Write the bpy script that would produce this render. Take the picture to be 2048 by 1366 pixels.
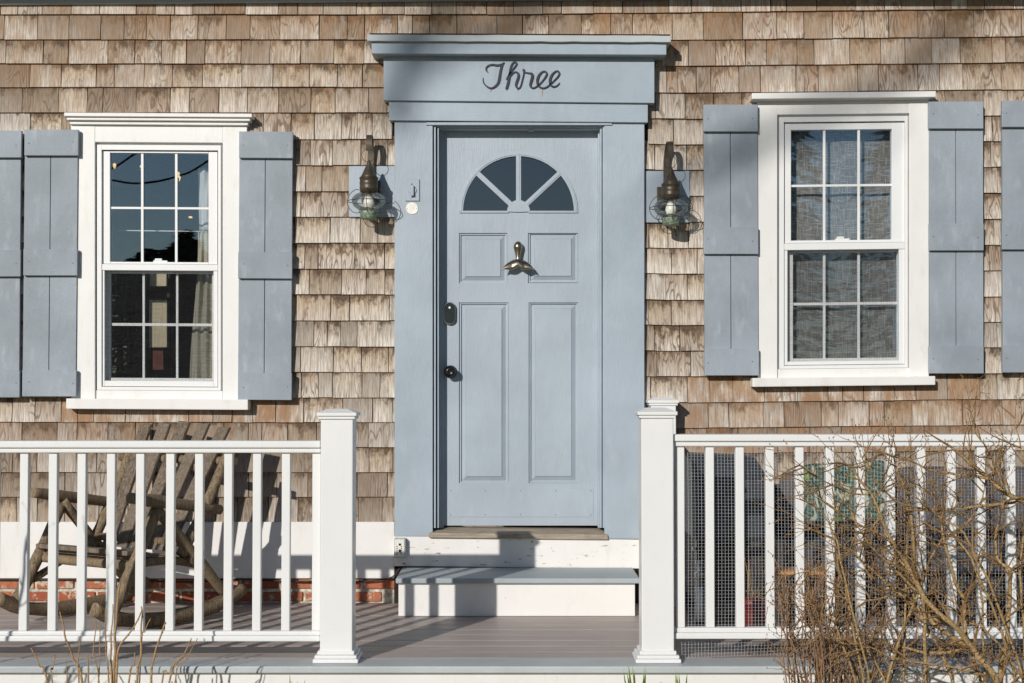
import bpy, bmesh, math, random
from mathutils import Vector, Matrix, noise as mnoise

random.seed(11)
for o in list(bpy.data.objects):
    bpy.data.objects.remove(o, do_unlink=True)
scene = bpy.context.scene
COL = scene.collection

# ------------------------------------------------------------------ camera
F_PX, DIST, CAM_Z = 3000.0, 7.8, 1.115
TILT = math.atan(91.0 / F_PX)
cam_d = bpy.data.cameras.new('camera')
cam = bpy.data.objects.new('camera', cam_d)
COL.objects.link(cam)
cam.location = (0, -DIST, CAM_Z)
cam.rotation_euler = (math.pi / 2 + TILT, 0, 0)
cam_d.sensor_width = 36.0
cam_d.lens = F_PX / 2048.0 * 36.0
cam_d.clip_end = 1000
scene.camera = cam

# ------------------------------------------------------------------ sky, sun, exposure
SUN_DIR = Vector((0.74, 1.60, -0.66)).normalized()      # the way the light travels
world = bpy.data.worlds.new('World')
scene.world = world
world.use_nodes = True
wn = world.node_tree
for n in list(wn.nodes):
    wn.nodes.remove(n)
w_out = wn.nodes.new('ShaderNodeOutputWorld')
w_bg = wn.nodes.new('ShaderNodeBackground')
w_sky = wn.nodes.new('ShaderNodeTexSky')
w_sky.sky_type = 'NISHITA'
w_sky.sun_disc = False
w_sky.sun_elevation = math.asin(-SUN_DIR.z)
w_sky.sun_rotation = math.atan2(-SUN_DIR.x, -SUN_DIR.y)
w_sky.air_density = 1.0
w_sky.dust_density = 0.2
w_sky.ozone_density = 3.0
w_bg.inputs[1].default_value = 0.055
wn.links.new(w_sky.outputs[0], w_bg.inputs[0])
wn.links.new(w_bg.outputs[0], w_out.inputs[0])
sun_d = bpy.data.lights.new('sun', 'SUN')
sun_d.energy = 3.45
sun_d.angle = math.radians(0.53)
sun_d.color = (1.0, 0.955, 0.89)
sun = bpy.data.objects.new('sun', sun_d)
COL.objects.link(sun)
sun.rotation_euler = SUN_DIR.to_track_quat('-Z', 'Y').to_euler()
sun.location = (-8, -20, 10)
scene.view_settings.view_transform = 'Standard'
scene.view_settings.look = 'None'
scene.view_settings.exposure = 0.0
scene.view_settings.gamma = 1.0

# ------------------------------------------------------------------ helpers
CT, ST = math.cos(TILT), math.sin(TILT)
SH = [0.0, 0.0]                 # slope of a sagging group: dy per px, and its middle px


def P(px, py, Y=0.0):
    """point of the place on the upright plane Y that lies behind a pixel of the photograph"""
    py = py + SH[0] * (px - SH[1])
    u = (px - 1024.0) / F_PX
    v = (683.0 - py) / F_PX
    k = (Y + DIST) / (CT - v * ST)
    return Vector((u * k, Y, CAM_Z + (ST + v * CT) * k))


def shear(k=0.0, mid=0.0):
    SH[0], SH[1] = k, mid


WORLD = {}


def tag(o, label=None, cat=None, group=None, kind=None):
    if label: o['label'] = label
    if cat: o['category'] = cat
    if group: o['group'] = group
    if kind: o['kind'] = kind
    return o


def thing(name, loc, label, cat, group=None):
    o = bpy.data.objects.new(name, None)
    o.empty_display_size = 0.1
    COL.objects.link(o)
    o.location = loc
    WORLD[o.name] = Vector(loc)
    return tag(o, label, cat, group)


def part_root(name, loc, parent):
    o = bpy.data.objects.new(name, None)
    o.empty_display_size = 0.1
    COL.objects.link(o)
    o.parent = parent
    o.location = Vector(loc) - WORLD[parent.name]
    WORLD[o.name] = Vector(loc)
    return o


class M:
    """collects shapes in world coordinates; build() links them as ONE mesh object"""
    def __init__(self):
        self.v, self.f, self.a, self.sm = [], [], [], []

    def add(self, vs, fs, smooth=False, attr=None):
        b = len(self.v)
        self.v += [Vector(p) for p in vs]
        self.f += [tuple(i + b for i in f) for f in fs]
        self.sm += [smooth] * len(fs)
        if attr is not None:
            self.a += attr
        return self

    def hexa(self, p, attr=None):
        # p: 4 front corners (TL,TR,BR,BL) then 4 back corners
        return self.add(p, [(0, 3, 2, 1), (4, 5, 6, 7), (0, 1, 5, 4), (1, 2, 6, 5), (2, 3, 7, 6), (3, 0, 4, 7)], attr=attr)

    def box(self, x0, x1, y0, y1, z0, z1):
        return self.hexa([(x0, y0, z1), (x1, y0, z1), (x1, y0, z0), (x0, y0, z0),
                          (x0, y1, z1), (x1, y1, z1), (x1, y1, z0), (x0, y1, z0)])

    def slab(self, x0, y0, x1, y1, Yf, Yb):
        """px rectangle on the plane Yf, pushed straight back to Yb"""
        q = [P(x0, y0, Yf), P(x1, y0, Yf), P(x1, y1, Yf), P(x0, y1, Yf)]
        return self.hexa(q + [Vector((p.x, Yb, p.z)) for p in q])

    def quad(self, pts, Yf, Yb):
        q = [P(x, y, Yf) for x, y in pts]
        return self.hexa(q + [Vector((p.x, Yb, p.z)) for p in q])

    def prism(self, pts, d):
        """outline (3-D points, any count) pushed along the vector d"""
        n = len(pts)
        a = [Vector(p) for p in pts]
        b = [p + Vector(d) for p in a]
        fs = [tuple(range(n)), tuple(range(2 * n - 1, n - 1, -1))]
        fs += [(i, i + n, (i + 1) % n + n, (i + 1) % n) for i in range(n)]
        return self.add(a + b, fs)

    def tube(self, pts, rs, n=8, caps=True, smooth=True, flat=1.0):
        pts = [Vector(p) for p in pts]
        if not isinstance(rs, (list, tuple)):
            rs = [rs] * len(pts)
        vs, fs = [], []
        ref = None
        for i, p in enumerate(pts):
            t = (pts[min(i + 1, len(pts) - 1)] - pts[max(i - 1, 0)])
            if t.length < 1e-9:
                t = Vector((0, 0, 1))
            t.normalize()
            if ref is None:
                ref = Vector((0, 0, 1)) if abs(t.z) < 0.9 else Vector((1, 0, 0))
            s = t.cross(ref)
            if s.length < 1e-6:
                s = t.cross(Vector((0, 1, 0.01)))
            s.normalize()
            ref = s.cross(t).normalized()
            for k in range(n):
                a = 2 * math.pi * k / n
                vs.append(p + s * (math.cos(a) * rs[i]) + ref * (math.sin(a) * rs[i] * flat))
        for i in range(len(pts) - 1):
            for k in range(n):
                fs.append((i * n + k, i * n + (k + 1) % n, (i + 1) * n + (k + 1) % n, (i + 1) * n + k))
        self.add(vs, fs, smooth)
        if caps:
            b = len(self.v) - len(vs)
            self.f.append(tuple(b + k for k in range(n - 1, -1, -1)))
            self.f.append(tuple(b + (len(pts) - 1) * n + k for k in range(n)))
            self.sm += [False, False]
        return self

    def ring(self, c, r, w, axis='z', n=28, m=6, sx=1.0):
        c = Vector(c)
        pts = []
        for i in range(n + 1):
            a = 2 * math.pi * i / n
            if axis == 'z':
                d = Vector((math.cos(a) * r, math.sin(a) * r, 0))
            elif axis == 'y':
                d = Vector((math.cos(a) * r * sx, 0, math.sin(a) * r))
            else:
                d = Vector((0, math.cos(a) * r, math.sin(a) * r))
            pts.append(c + d)
        return self.tube(pts, w, m, caps=False)

    def lathe(self, c, prof, n=24, axis='z', caps=True):
        """prof: (radius, height) pairs"""
        c = Vector(c)
        vs, fs = [], []
        for r, h in prof:
            for k in range(n):
                a = 2 * math.pi * k / n
                if axis == 'z':
                    vs.append(c + Vector((math.cos(a) * r, math.sin(a) * r, h)))
                else:                                        # axis -y: towards the street
                    vs.append(c + Vector((math.cos(a) * r, -h, math.sin(a) * r)))
        for i in range(len(prof) - 1):
            for k in range(n):
                fs.append((i * n + k, i * n + (k + 1) % n, (i + 1) * n + (k + 1) % n, (i + 1) * n + k))
        self.add(vs, fs, True)
        if caps:
            b = len(self.v) - len(vs)
            self.f.append(tuple(b + k for k in range(n - 1, -1, -1)))
            self.f.append(tuple(b + (len(prof) - 1) * n + k for k in range(n)))
            self.sm += [False, False]
        return self

    def build(self, name, mat, parent=None, bevel=0.0, label=None, cat=None, group=None, kind=None, at=None, normals=True):
        lo = Vector((min(p.x for p in self.v), min(p.y for p in self.v), min(p.z for p in self.v)))
        hi = Vector((max(p.x for p in self.v), max(p.y for p in self.v), max(p.z for p in self.v)))
        c = Vector(((lo.x + hi.x) / 2, (lo.y + hi.y) / 2, lo.z)) if at is None else Vector(at)
        me = bpy.data.meshes.new(name)
        me.from_pydata([p - c for p in self.v], [], self.f)
        me.polygons.foreach_set('use_smooth', self.sm)
        if self.a:
            at_ = me.attributes.new('shg', 'FLOAT_COLOR', 'POINT')
            flat = [x for q in self.a for x in q]
            at_.data.foreach_set('color', flat)
        me.materials.append(mat)
        if normals and not self.a:
            bm = bmesh.new()
            bm.from_mesh(me)
            bmesh.ops.recalc_face_normals(bm, faces=bm.faces)
            bm.to_mesh(me)
            bm.free()
        me.update()
        o = bpy.data.objects.new(name, me)
        COL.objects.link(o)
        if parent is not None:
            o.parent = parent
            o.location = c - WORLD[parent.name]
        else:
            o.location = c
        WORLD[o.name] = c
        if bevel:
            b = o.modifiers.new('bevel', 'BEVEL')
            b.width = bevel
            b.segments = 2
            b.limit_method = 'ANGLE'
            b.angle_limit = math.radians(40)
        return tag(o, label, cat, group, kind)


def rr(a, b):
    return random.uniform(a, b)


def spline(pts, steps=6):
    """Catmull-Rom through tuples of any size"""
    out = []
    n = len(pts)
    for i in range(n - 1):
        p0, p1, p2, p3 = pts[max(i - 1, 0)], pts[i], pts[i + 1], pts[min(i + 2, n - 1)]
        for s in range(steps):
            t = s / steps
            out.append(tuple(0.5 * ((2 * b) + (-a + c) * t + (2 * a - 5 * b + 4 * c - d) * t * t + (-a + 3 * b - 3 * c + d) * t ** 3)
                             for a, b, c, d in zip(p0, p1, p2, p3)))
    out.append(tuple(pts[-1]))
    return out


# ------------------------------------------------------------------ materials
class N:
    """thin wrapper round a material's node tree"""
    def __init__(self, name):
        self.m = bpy.data.materials.new(name)
        self.m.use_nodes = True
        self.t = self.m.node_tree
        self.b = self.t.nodes['Principled BSDF']
        self.out = self.t.nodes['Material Output']

    def n(self, kind, **kw):
        nd = self.t.nodes.new('ShaderNode' + kind)
        for k, v in kw.items():
            setattr(nd, k, v)
        return nd

    def l(self, a, b):
        self.t.links.new(a, b)

    def put(self, sock, val):
        if isinstance(val, (int, float)):
            sock.default_value = val
        elif isinstance(val, (tuple, list)):
            sock.default_value = tuple(val) + ((1.0,) if len(val) == 3 and len(sock.default_value) == 4 else ())
        else:
            self.l(val, sock)

    def pos(self):
        return self.n('NewGeometry').outputs['Position']

    def obj(self):
        return self.n('TexCoord').outputs['Object']

    def mapp(self, vec, scale=(1, 1, 1), loc=(0, 0, 0), rot=(0, 0, 0)):
        m = self.n('Mapping')
        self.l(vec, m.inputs[0])
        m.inputs[1].default_value = loc
        m.inputs[2].default_value = rot
        m.inputs[3].default_value = scale
        return m.outputs[0]

    def noise(self, vec, scale, detail=3, rough=0.55, dist=0.0):
        nd = self.n('TexNoise')
        self.l(vec, nd.inputs['Vector'])
        nd.inputs['Scale'].default_value = scale
        nd.inputs['Detail'].default_value = detail
        nd.inputs['Roughness'].default_value = rough
        nd.inputs['Distortion'].default_value = dist
        return nd.outputs[0]

    def math(self, op, a, b=0.0, c=0.0, clamp=False):
        nd = self.n('Math', operation=op, use_clamp=clamp)
        self.put(nd.inputs[0], a)
        self.put(nd.inputs[1], b)
        self.put(nd.inputs[2], c)
        return nd.outputs[0]

    def rng(self, v, a, b, c=0.0, d=1.0, smooth=True):
        nd = self.n('MapRange', interpolation_type='SMOOTHSTEP' if smooth else 'LINEAR')
        self.put(nd.inputs[0], v)
        for i, x in enumerate((a, b, c, d)):
            self.put(nd.inputs[i + 1], x)
        return nd.outputs[0]

    def mix(self, f, a, b, mode='MIX'):
        nd = self.n('Mix', data_type='RGBA', blend_type=mode)
        self.put(nd.inputs[0], f)
        self.put(nd.inputs[6], a)
        self.put(nd.inputs[7], b)
        return nd.outputs[2]

    def bump(self, h, strength=0.3, dist=0.002):
        nd = self.n('Bump')
        nd.inputs['Strength'].default_value = strength
        nd.inputs['Distance'].default_value = dist
        self.l(h, nd.inputs['Height'])
        self.l(nd.outputs[0], self.b.inputs['Normal'])
        return nd

    def fin(self, col, rough=0.6, metal=0.0, spec=None):
        self.put(self.b.inputs['Base Color'], col)
        self.put(self.b.inputs['Roughness'], rough)
        self.put(self.b.inputs['Metallic'], metal)
        if spec is not None:
            self.b.inputs['Specular IOR Level'].default_value = spec
        return self.m

    def sep(self, vec):
        s = self.n('SeparateXYZ')
        self.l(vec, s.inputs[0])
        return s.outputs


def painted(name, col, rough=0.45, var=0.10, grain=(40, 40, 3), bump=0.25, dirt=None, dirt_amt=0.25, chip=None, chip_thr=0.68, chip_scale=(7, 7, 26), speck=None):
    k = N(name)
    p = k.pos()
    g = k.noise(k.mapp(p, grain), 6, 4, 0.6)
    big = k.noise(p, 2.3, 4, 0.6)
    med = k.noise(k.mapp(p, (1, 1, 0.35)), 17, 3, 0.6)
    c = k.mix(k.rng(big, 0.3, 0.7), tuple(x * (1 - var) for x in col), tuple(min(x * (1 + var), 0.9) for x in col))
    c = k.mix(k.rng(g, 0.35, 0.75, 0, var * 1.5), c, tuple(x * 0.72 for x in col))
    if dirt:
        c = k.mix(k.rng(med, 0.52, 0.82, 0, dirt_amt), c, dirt)
    if chip:
        ch = k.noise(k.mapp(p, chip_scale), 2.2, 5, 0.65)
        c = k.mix(k.rng(ch, chip_thr, chip_thr + 0.02), c, chip)
    if speck:
        sk = k.noise(p, 85, 2, 0.5)
        c = k.mix(k.rng(sk, speck, speck + 0.02, 0, 0.75), c, (0.12, 0.09, 0.06))
    h = k.math('ADD', k.math('MULTIPLY', g, 0.7), med)
    k.bump(h, bump, 0.0022)
    return k.fin(c, rough)


def plain(name, col, rough=0.6, metal=0.0, var=0.25, scale=20.0, bump=0.0):
    k = N(name)
    n1 = k.noise(k.pos(), scale, 4, 0.6)
    c = k.mix(k.rng(n1, 0.3, 0.7), tuple(x * (1 - var) for x in col), tuple(min(1, x * (1 + var)) for x in col))
    if bump:
        k.bump(n1, bump, 0.003)
    return k.fin(c, rough, metal)


MAT = {}
MAT['white'] = painted('white_paint', (0.80, 0.79, 0.765), 0.42, 0.03, dirt=(0.60, 0.55, 0.46), dirt_amt=0.35, speck=0.795)
MAT['vinyl'] = painted('white_vinyl', (0.80, 0.80, 0.79), 0.35, 0.02, bump=0.05, dirt=(0.6, 0.57, 0.5), dirt_amt=0.15)
MAT['white_h'] = painted('white_board_paint', (0.80, 0.785, 0.76), 0.45, 0.03, grain=(3, 40, 40), dirt=(0.6, 0.55, 0.45), dirt_amt=0.35, speck=0.79)
MAT['peel'] = painted('peeling_white_paint', (0.79, 0.77, 0.74), 0.5, 0.04, grain=(3, 40, 40), dirt=(0.55, 0.47, 0.36), dirt_amt=0.35,
                      chip=(0.28, 0.17, 0.08), chip_thr=0.645, chip_scale=(7, 7, 34), speck=0.78)
MAT['blue'] = painted('blue_grey_paint', (0.362, 0.425, 0.486), 0.38, 0.09, bump=0.6, dirt=(0.50, 0.53, 0.58), dirt_amt=0.35)
MAT['blue_h'] = painted('blue_grey_board_paint', (0.352, 0.418, 0.480), 0.4, 0.09, grain=(2.5, 40, 40), bump=0.5, dirt=(0.50, 0.53, 0.58), dirt_amt=0.35)
MAT['door'] = painted('door_paint', (0.390, 0.450, 0.508), 0.34, 0.07, bump=0.6, dirt=(0.52, 0.55, 0.60), dirt_amt=0.3)
MAT['shutter'] = painted('shutter_paint', (0.292, 0.335, 0.378), 0.55, 0.15, grain=(9, 9, 70), bump=0.9, dirt=(0.47, 0.51, 0.55), dirt_amt=0.5)
MAT['black_line'] = plain('dark_gap', (0.02, 0.018, 0.016), 0.9)
MAT['nosing'] = painted('grey_stone_paint', (0.47, 0.505, 0.515), 0.55, 0.10, grain=(4, 30, 30), bump=0.4, dirt=(0.4, 0.41, 0.38), dirt_amt=0.4)
MAT['tread'] = painted('blue_grey_tread', (0.36, 0.405, 0.425), 0.6, 0.1, grain=(4, 30, 30), bump=0.4, dirt=(0.45, 0.46, 0.44), dirt_amt=0.4)
MAT['nail'] = plain('nail', (0.10, 0.11, 0.13), 0.5)
MAT['eave'] = painted('eave_paint', (0.42, 0.44, 0.44), 0.5, 0.05, grain=(3, 40, 40))


def shingle_mat():
    k = N('weathered_cedar')
    at = k.n('Attribute', attribute_name='shg')
    s = k.n('SeparateColor')
    k.l(at.outputs['Color'], s.inputs[0])
    rnd, v, rnd2 = s.outputs[0], s.outputs[1], s.outputs[2]
    stain = at.outputs['Alpha']
    px, py, pz = k.sep(k.pos())
    off = k.n('CombineXYZ')
    k.l(k.math('ADD', px, k.math('MULTIPLY', rnd, 37.0)), off.inputs[0])
    k.l(k.math('MULTIPLY', rnd2, 19.0), off.inputs[1])
    k.l(k.math('ADD', pz, k.math('MULTIPLY', rnd2, 11.0)), off.inputs[2])
    o = off.outputs[0]
    streak = k.noise(k.mapp(o, (1, 1, 0.055)), 190, 5, 0.75)
    streak2 = k.noise(k.mapp(o, (1, 1, 0.08)), 75, 3, 0.6)
    field = k.noise(k.mapp(o, (13, 1, 3.0)), 1.15, 1.5, 0.45)
    rings = k.math('SINE', k.math('MULTIPLY', field, 75.0))
    rings = k.rng(rings, 0.30, 0.95)
    rmask = k.math('MULTIPLY', k.rng(rnd2, 0.42, 0.72, 0.05, 1.0), k.rng(k.noise(k.mapp(o, (9, 1, 4)), 1.3, 2), 0.34, 0.58))
    blot = k.noise(k.mapp(o, (1, 1, 0.55)), 17, 5, 0.68)
    big = k.noise(k.pos(), 1.4, 3, 0.6)
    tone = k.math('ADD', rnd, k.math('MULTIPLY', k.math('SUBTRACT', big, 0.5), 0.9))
    rnd3 = k.math('FRACT', k.math('MULTIPLY', k.math('ADD', rnd, rnd2), 7.31))
    c = k.mix(rnd3, (0.610, 0.560, 0.505), (0.690, 0.535, 0.365))
    c = k.mix(k.rng(rnd2, 0.55, 0.95, 0.0, 0.75), c, (0.520, 0.395, 0.305))
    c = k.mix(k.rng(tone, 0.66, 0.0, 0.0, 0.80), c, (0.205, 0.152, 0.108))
    c = k.mix(k.rng(k.noise(k.pos(), 2.6, 4, 0.6), 0.50, 0.66, 0.0, 0.6), c, (0.470, 0.440, 0.405))
    # bleached foot of each shingle
    c = k.mix(k.math('MULTIPLY', k.rng(v, 0.75, 0.0), k.rng(rnd, 0.10, 0.85, 0.15, 0.85)), c, (0.840, 0.780, 0.705))
    c = k.mix(k.rng(streak2, 0.46, 0.72, 0.0, 0.40), c, (0.250, 0.182, 0.122))
    c = k.mix(k.rng(streak, 0.38, 0.60, 0.62, 0.0), c, (0.190, 0.135, 0.090))
    c = k.mix(k.math('MULTIPLY', k.math('MULTIPLY', rings, rmask), 0.72), c, (0.140, 0.090, 0.056))
    # black weathering, in patches where the wood stays damp under the course above
    damp = k.math('ADD', k.noise(k.mapp(o, (1, 1, 0.5)), 26, 5, 0.72), k.math('MULTIPLY', k.rng(v, 0.35, 1.0), 0.26))
    damp = k.math('ADD', damp, k.math('MULTIPLY', k.math('SUBTRACT', rnd3, 0.5), 0.22))
    c = k.mix(k.rng(damp, 0.57, 0.84, 0.0, 0.94), c, (0.090, 0.058, 0.038))
    # unweathered orange wood, by attribute and in the sheltered top strip
    warm = k.math('ADD', k.math('MULTIPLY', stain, 1.0), k.math('MULTIPLY', k.rng(v, 0.72, 0.96), 0.42))
    warm = k.math('MULTIPLY', warm, k.rng(k.noise(k.mapp(o, (1, 1, 0.5)), 14, 3), 0.30, 0.62))
    c = k.mix(k.math('MINIMUM', warm, 0.88), c, (0.320, 0.178, 0.092))
    # the cut sides keep darker wood
    h = k.math('SUBTRACT', k.math('ADD', k.math('MULTIPLY', streak, 0.9), k.math('MULTIPLY', blot, 0.5)), k.math('MULTIPLY', k.math('MULTIPLY', rings, rmask), 0.55))
    k.bump(h, 0.6, 0.003)
    return k.fin(c, 0.85, spec=0.2)


MAT['shingle'] = shingle_mat()
MAT['sheath'] = plain('tar_paper', (0.022, 0.013, 0.010), 0.95)


def deck_mat():
    k = N('composite_deck')
    p = k.pos()
    s1 = k.noise(k.mapp(p, (0.6, 26, 26)), 4, 4, 0.6)
    s2 = k.noise(p, 3.0, 4, 0.6)
    s3 = k.noise(k.mapp(p, (0.5, 90, 1)), 3.2, 3, 0.6)
    c = k.mix(k.rng(s1, 0.3, 0.7), (0.335, 0.275, 0.248), (0.470, 0.400, 0.362))
    c = k.mix(k.rng(s2, 0.45, 0.8, 0, 0.4), c, (0.49, 0.44, 0.40))
    c = k.mix(k.rng(s3, 0.52, 0.68, 0, 0.7), c, (0.19, 0.155, 0.145))
    sp = k.noise(k.mapp(p, (3, 3, 3)), 30, 2, 0.5)
    c = k.mix(k.rng(sp, 0.735, 0.76, 0, 0.7), c, (0.5, 0.48, 0.45))
    k.bump(k.math('ADD', s1, s3), 0.3, 0.002)
    return k.fin(c, 0.5)


MAT['deck'] = deck_mat()


def brick_mat():
    k = N('old_brick')
    oi = k.n('ObjectInfo')
    p = k.pos()
    n1 = k.noise(p, 60, 4, 0.7)
    n2 = k.noise(p, 18, 4, 0.7)
    c = k.mix(oi.outputs['Random'], (0.34, 0.095, 0.050), (0.47, 0.180, 0.095))
    c = k.mix(k.rng(n1, 0.35, 0.75, 0, 0.7), c, (0.28, 0.075, 0.045))
    c = k.mix(k.rng(n2, 0.53, 0.62, 0, 0.85), c, (0.55, 0.50, 0.40))
    k.bump(n1, 0.7, 0.004)
    return k.fin(c, 0.9, spec=0.2)


MAT['brick'] = brick_mat()
MAT['mortar'] = plain('lime_mortar', (0.55, 0.51, 0.42), 0.95, 0, 0.4, 35, 0.8)


def log_mat(name, c1, c2, c3, along=(1, 1, 0.12)):
    k = N(name)
    p = k.pos()
    oi = k.n('ObjectInfo')
    g = k.noise(k.mapp(p, along), 120, 4, 0.7)
    b = k.noise(p, 14, 4, 0.65)
    c = k.mix(k.rng(g, 0.3, 0.7), c1, c2)
    c = k.mix(k.rng(b, 0.45, 0.75, 0, 0.6), c, c3)
    c = k.mix(k.math('MULTIPLY', oi.outputs['Random'], 0.35), c, c2)
    k.bump(g, 0.7, 0.003)
    return k.fin(c, 0.85, spec=0.2)


MAT['log'] = log_mat('weathered_log', (0.075, 0.053, 0.033), (0.330, 0.248, 0.160), (0.140, 0.096, 0.046))
MAT['log_slat'] = log_mat('weathered_slat', (0.070, 0.054, 0.040), (0.270, 0.214, 0.160), (0.085, 0.067, 0.047))
MAT['sill_wood'] = log_mat('bare_threshold_wood', (0.20, 0.150, 0.108), (0.46, 0.390, 0.310), (0.14, 0.11, 0.075), (0.06, 1, 1))
MAT['bark'] = log_mat('shrub_bark', (0.120, 0.074, 0.034), (0.52, 0.355, 0.170), (0.32, 0.22, 0.080), (1, 1, 1))
MAT['twig'] = log_mat('twig_bark', (0.095, 0.052, 0.025), (0.36, 0.220, 0.100), (0.23, 0.145, 0.055), (1, 1, 1))
MAT['red_bark'] = log_mat('red_stem_bark', (0.13, 0.070, 0.038), (0.34, 0.205, 0.115), (0.42, 0.29, 0.17), (1, 1, 1))
MAT['stalk'] = log_mat('dry_stalk', (0.24, 0.125, 0.048), (0.50, 0.33, 0.17), (0.36, 0.23, 0.10), (1, 1, 1))
MAT['bronze'] = plain('aged_bronze', (0.078, 0.062, 0.044), 0.42, 0.35, 0.3, 30, 0.1)
MAT['patina'] = plain('green_patina', (0.190, 0.245, 0.170), 0.6, 0.2, 0.6, 70, 0.2)
MAT['wire'] = plain('dark_wire', (0.055, 0.048, 0.036), 0.4, 0.6)
MAT['mesh_wire'] = plain('galvanised_wire', (0.52, 0.54, 0.56), 0.5, 0.1, 0.1)
MAT['pewter'] = plain('polished_nickel', (0.40, 0.34, 0.25), 0.27, 1.0, 0.12, 60)
MAT['black_metal'] = plain('black_metal', (0.018, 0.017, 0.016), 0.22, 0.3)
MAT['black_glass'] = plain('black_glass', (0.012, 0.016, 0.022), 0.06)
MAT['chrome'] = plain('chrome_rim', (0.7, 0.68, 0.62), 0.2, 1.0)
MAT['letter'] = plain('letter_iron', (0.022, 0.028, 0.038), 0.5, 0.3, 0.4, 90)
MAT['bulb'] = plain('frosted_bulb', (0.78, 0.77, 0.68), 0.3)
MAT['badge'] = plain('worn_badge', (0.78, 0.76, 0.70), 0.4, 0.2, 0.15, 150)
MAT['lockbox'] = plain('grey_plastic', (0.40, 0.43, 0.46), 0.4)
MAT['cable'] = plain('black_cable', (0.02, 0.018, 0.018), 0.6)
MAT['cushion'] = plain('taupe_cushion', (0.085, 0.077, 0.080), 0.9, 0, 0.18, 60, 0.3)
MAT['cover'] = plain('charcoal_vinyl', (0.026, 0.030, 0.038), 0.42, 0, 0.3, 9, 0.3)
MAT['frame_dark'] = plain('dark_wicker', (0.045, 0.036, 0.030), 0.7, 0, 0.4, 90, 0.5)
MAT['oak'] = plain('orange_wood', (0.48, 0.215, 0.055), 0.5, 0, 0.2, 15)
MAT['pot'] = plain('red_glazed_pot', (0.17, 0.016, 0.012), 0.45, 0, 0.2, 12)
MAT['soil'] = plain('soil', (0.05, 0.035, 0.025), 1.0)
MAT['steel'] = plain('brushed_steel', (0.5, 0.5, 0.5), 0.35, 0.8)
MAT['leaf'] = plain('spear_leaf', (0.24, 0.33, 0.07), 0.5, 0, 0.4, 15)
MAT['dry_leaf'] = plain('dry_leaf', (0.17, 0.11, 0.065), 0.9, 0, 0.5, 25)
MAT['room'] = plain('room_wall', (0.50, 0.45, 0.41), 0.9, 0, 0.2, 3)
MAT['cream'] = plain('cream_sun_patch', (0.85, 0.72, 0.50), 0.8, 0, 0.05, 5)  # pale colour painted for the sun patches inside the left room
MAT['redbrown'] = plain('red_brown_panel', (0.20, 0.065, 0.05), 0.8)
MAT['needle'] = plain('evergreen', (0.15, 0.17, 0.13), 0.9, 0, 0.4, 2)
MAT['far_bark'] = plain('tree_bark', (0.10, 0.075, 0.055), 0.9)


def cloth_mat(name, c1, c2, weave=420.0, amt=0.7, thread=True):
    k = N(name)
    p = k.pos()
    wv = k.noise(k.mapp(p, (1, 1, 0.05)), weave, 2, 0.7)
    wh = k.noise(k.mapp(p, (0.05, 1, 1)), weave, 2, 0.7)
    w = k.math('MAXIMUM', wv, wh) if thread else k.math('ADD', k.math('MULTIPLY', wv, 0.5), k.math('MULTIPLY', wh, 0.5))
    c = k.mix(k.rng(w, 0.45, 0.75, 0, 1), c1, c2)
    m = k.fin(c, 0.9, spec=0.1)
    tr = k.n('BsdfTranslucent')
    k.put(tr.inputs[0], c)
    mx = k.n('MixShader')
    mx.inputs[0].default_value = 0.25
    k.l(k.b.outputs[0], mx.inputs[1])
    k.l(tr.outputs[0], mx.inputs[2])
    k.l(mx.outputs[0], k.out.inputs[0])
    return m


MAT['linen'] = cloth_mat('grey_linen', (0.27, 0.26, 0.245), (0.66, 0.64, 0.61), 230.0)
MAT['curtain'] = cloth_mat('cream_curtain', (0.66, 0.62, 0.50), (0.76, 0.72, 0.60), 300.0)
MAT['curtain_white'] = cloth_mat('white_curtain', (0.76, 0.77, 0.76), (0.82, 0.83, 0.81), 300.0)


def glass_mat(name, tint=(0.985, 0.99, 0.99), boost=1.0, base=0.03, rough=0.0, gcol=(0.95, 0.98, 1.0)):
    k = N(name)
    k.t.nodes.remove(k.b)
    tr = k.n('BsdfTransparent')
    tr.inputs[0].default_value = tuple(tint) + (1,)
    gl = k.n('BsdfGlossy')
    gl.inputs['Roughness'].default_value = rough
    gl.inputs[0].default_value = tuple(gcol) + (1,)
    fr = k.n('Fresnel')
    fr.inputs[0].default_value = 1.5
    wob = k.n('Bump')
    wob.inputs['Strength'].default_value = 0.03
    wob.inputs['Distance'].default_value = 0.004
    k.l(k.noise(k.pos(), 3.0, 2, 0.5), wob.inputs['Height'])
    k.l(wob.outputs[0], gl.inputs['Normal'])
    f = k.math('ADD', k.math('MULTIPLY', fr.outputs[0], boost), base, clamp=True)
    mx = k.n('MixShader')
    k.l(f, mx.inputs[0])
    k.l(tr.outputs[0], mx.inputs[1])
    k.l(gl.outputs[0], mx.inputs[2])
    k.l(mx.outputs[0], k.out.inputs[0])
    return k.m


MAT['glass'] = glass_mat('window_glass', boost=3.1, base=0.0, gcol=(0.68, 0.86, 1.0))
MAT['globe'] = glass_mat('lantern_glass', (0.97, 0.97, 0.96), 0.8, 0.02)
MAT['fan_glass'] = glass_mat('door_glass', (0.30, 0.34, 0.37), 4.0, 0.0, 0.03, gcol=(0.92, 0.93, 0.97))


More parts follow.
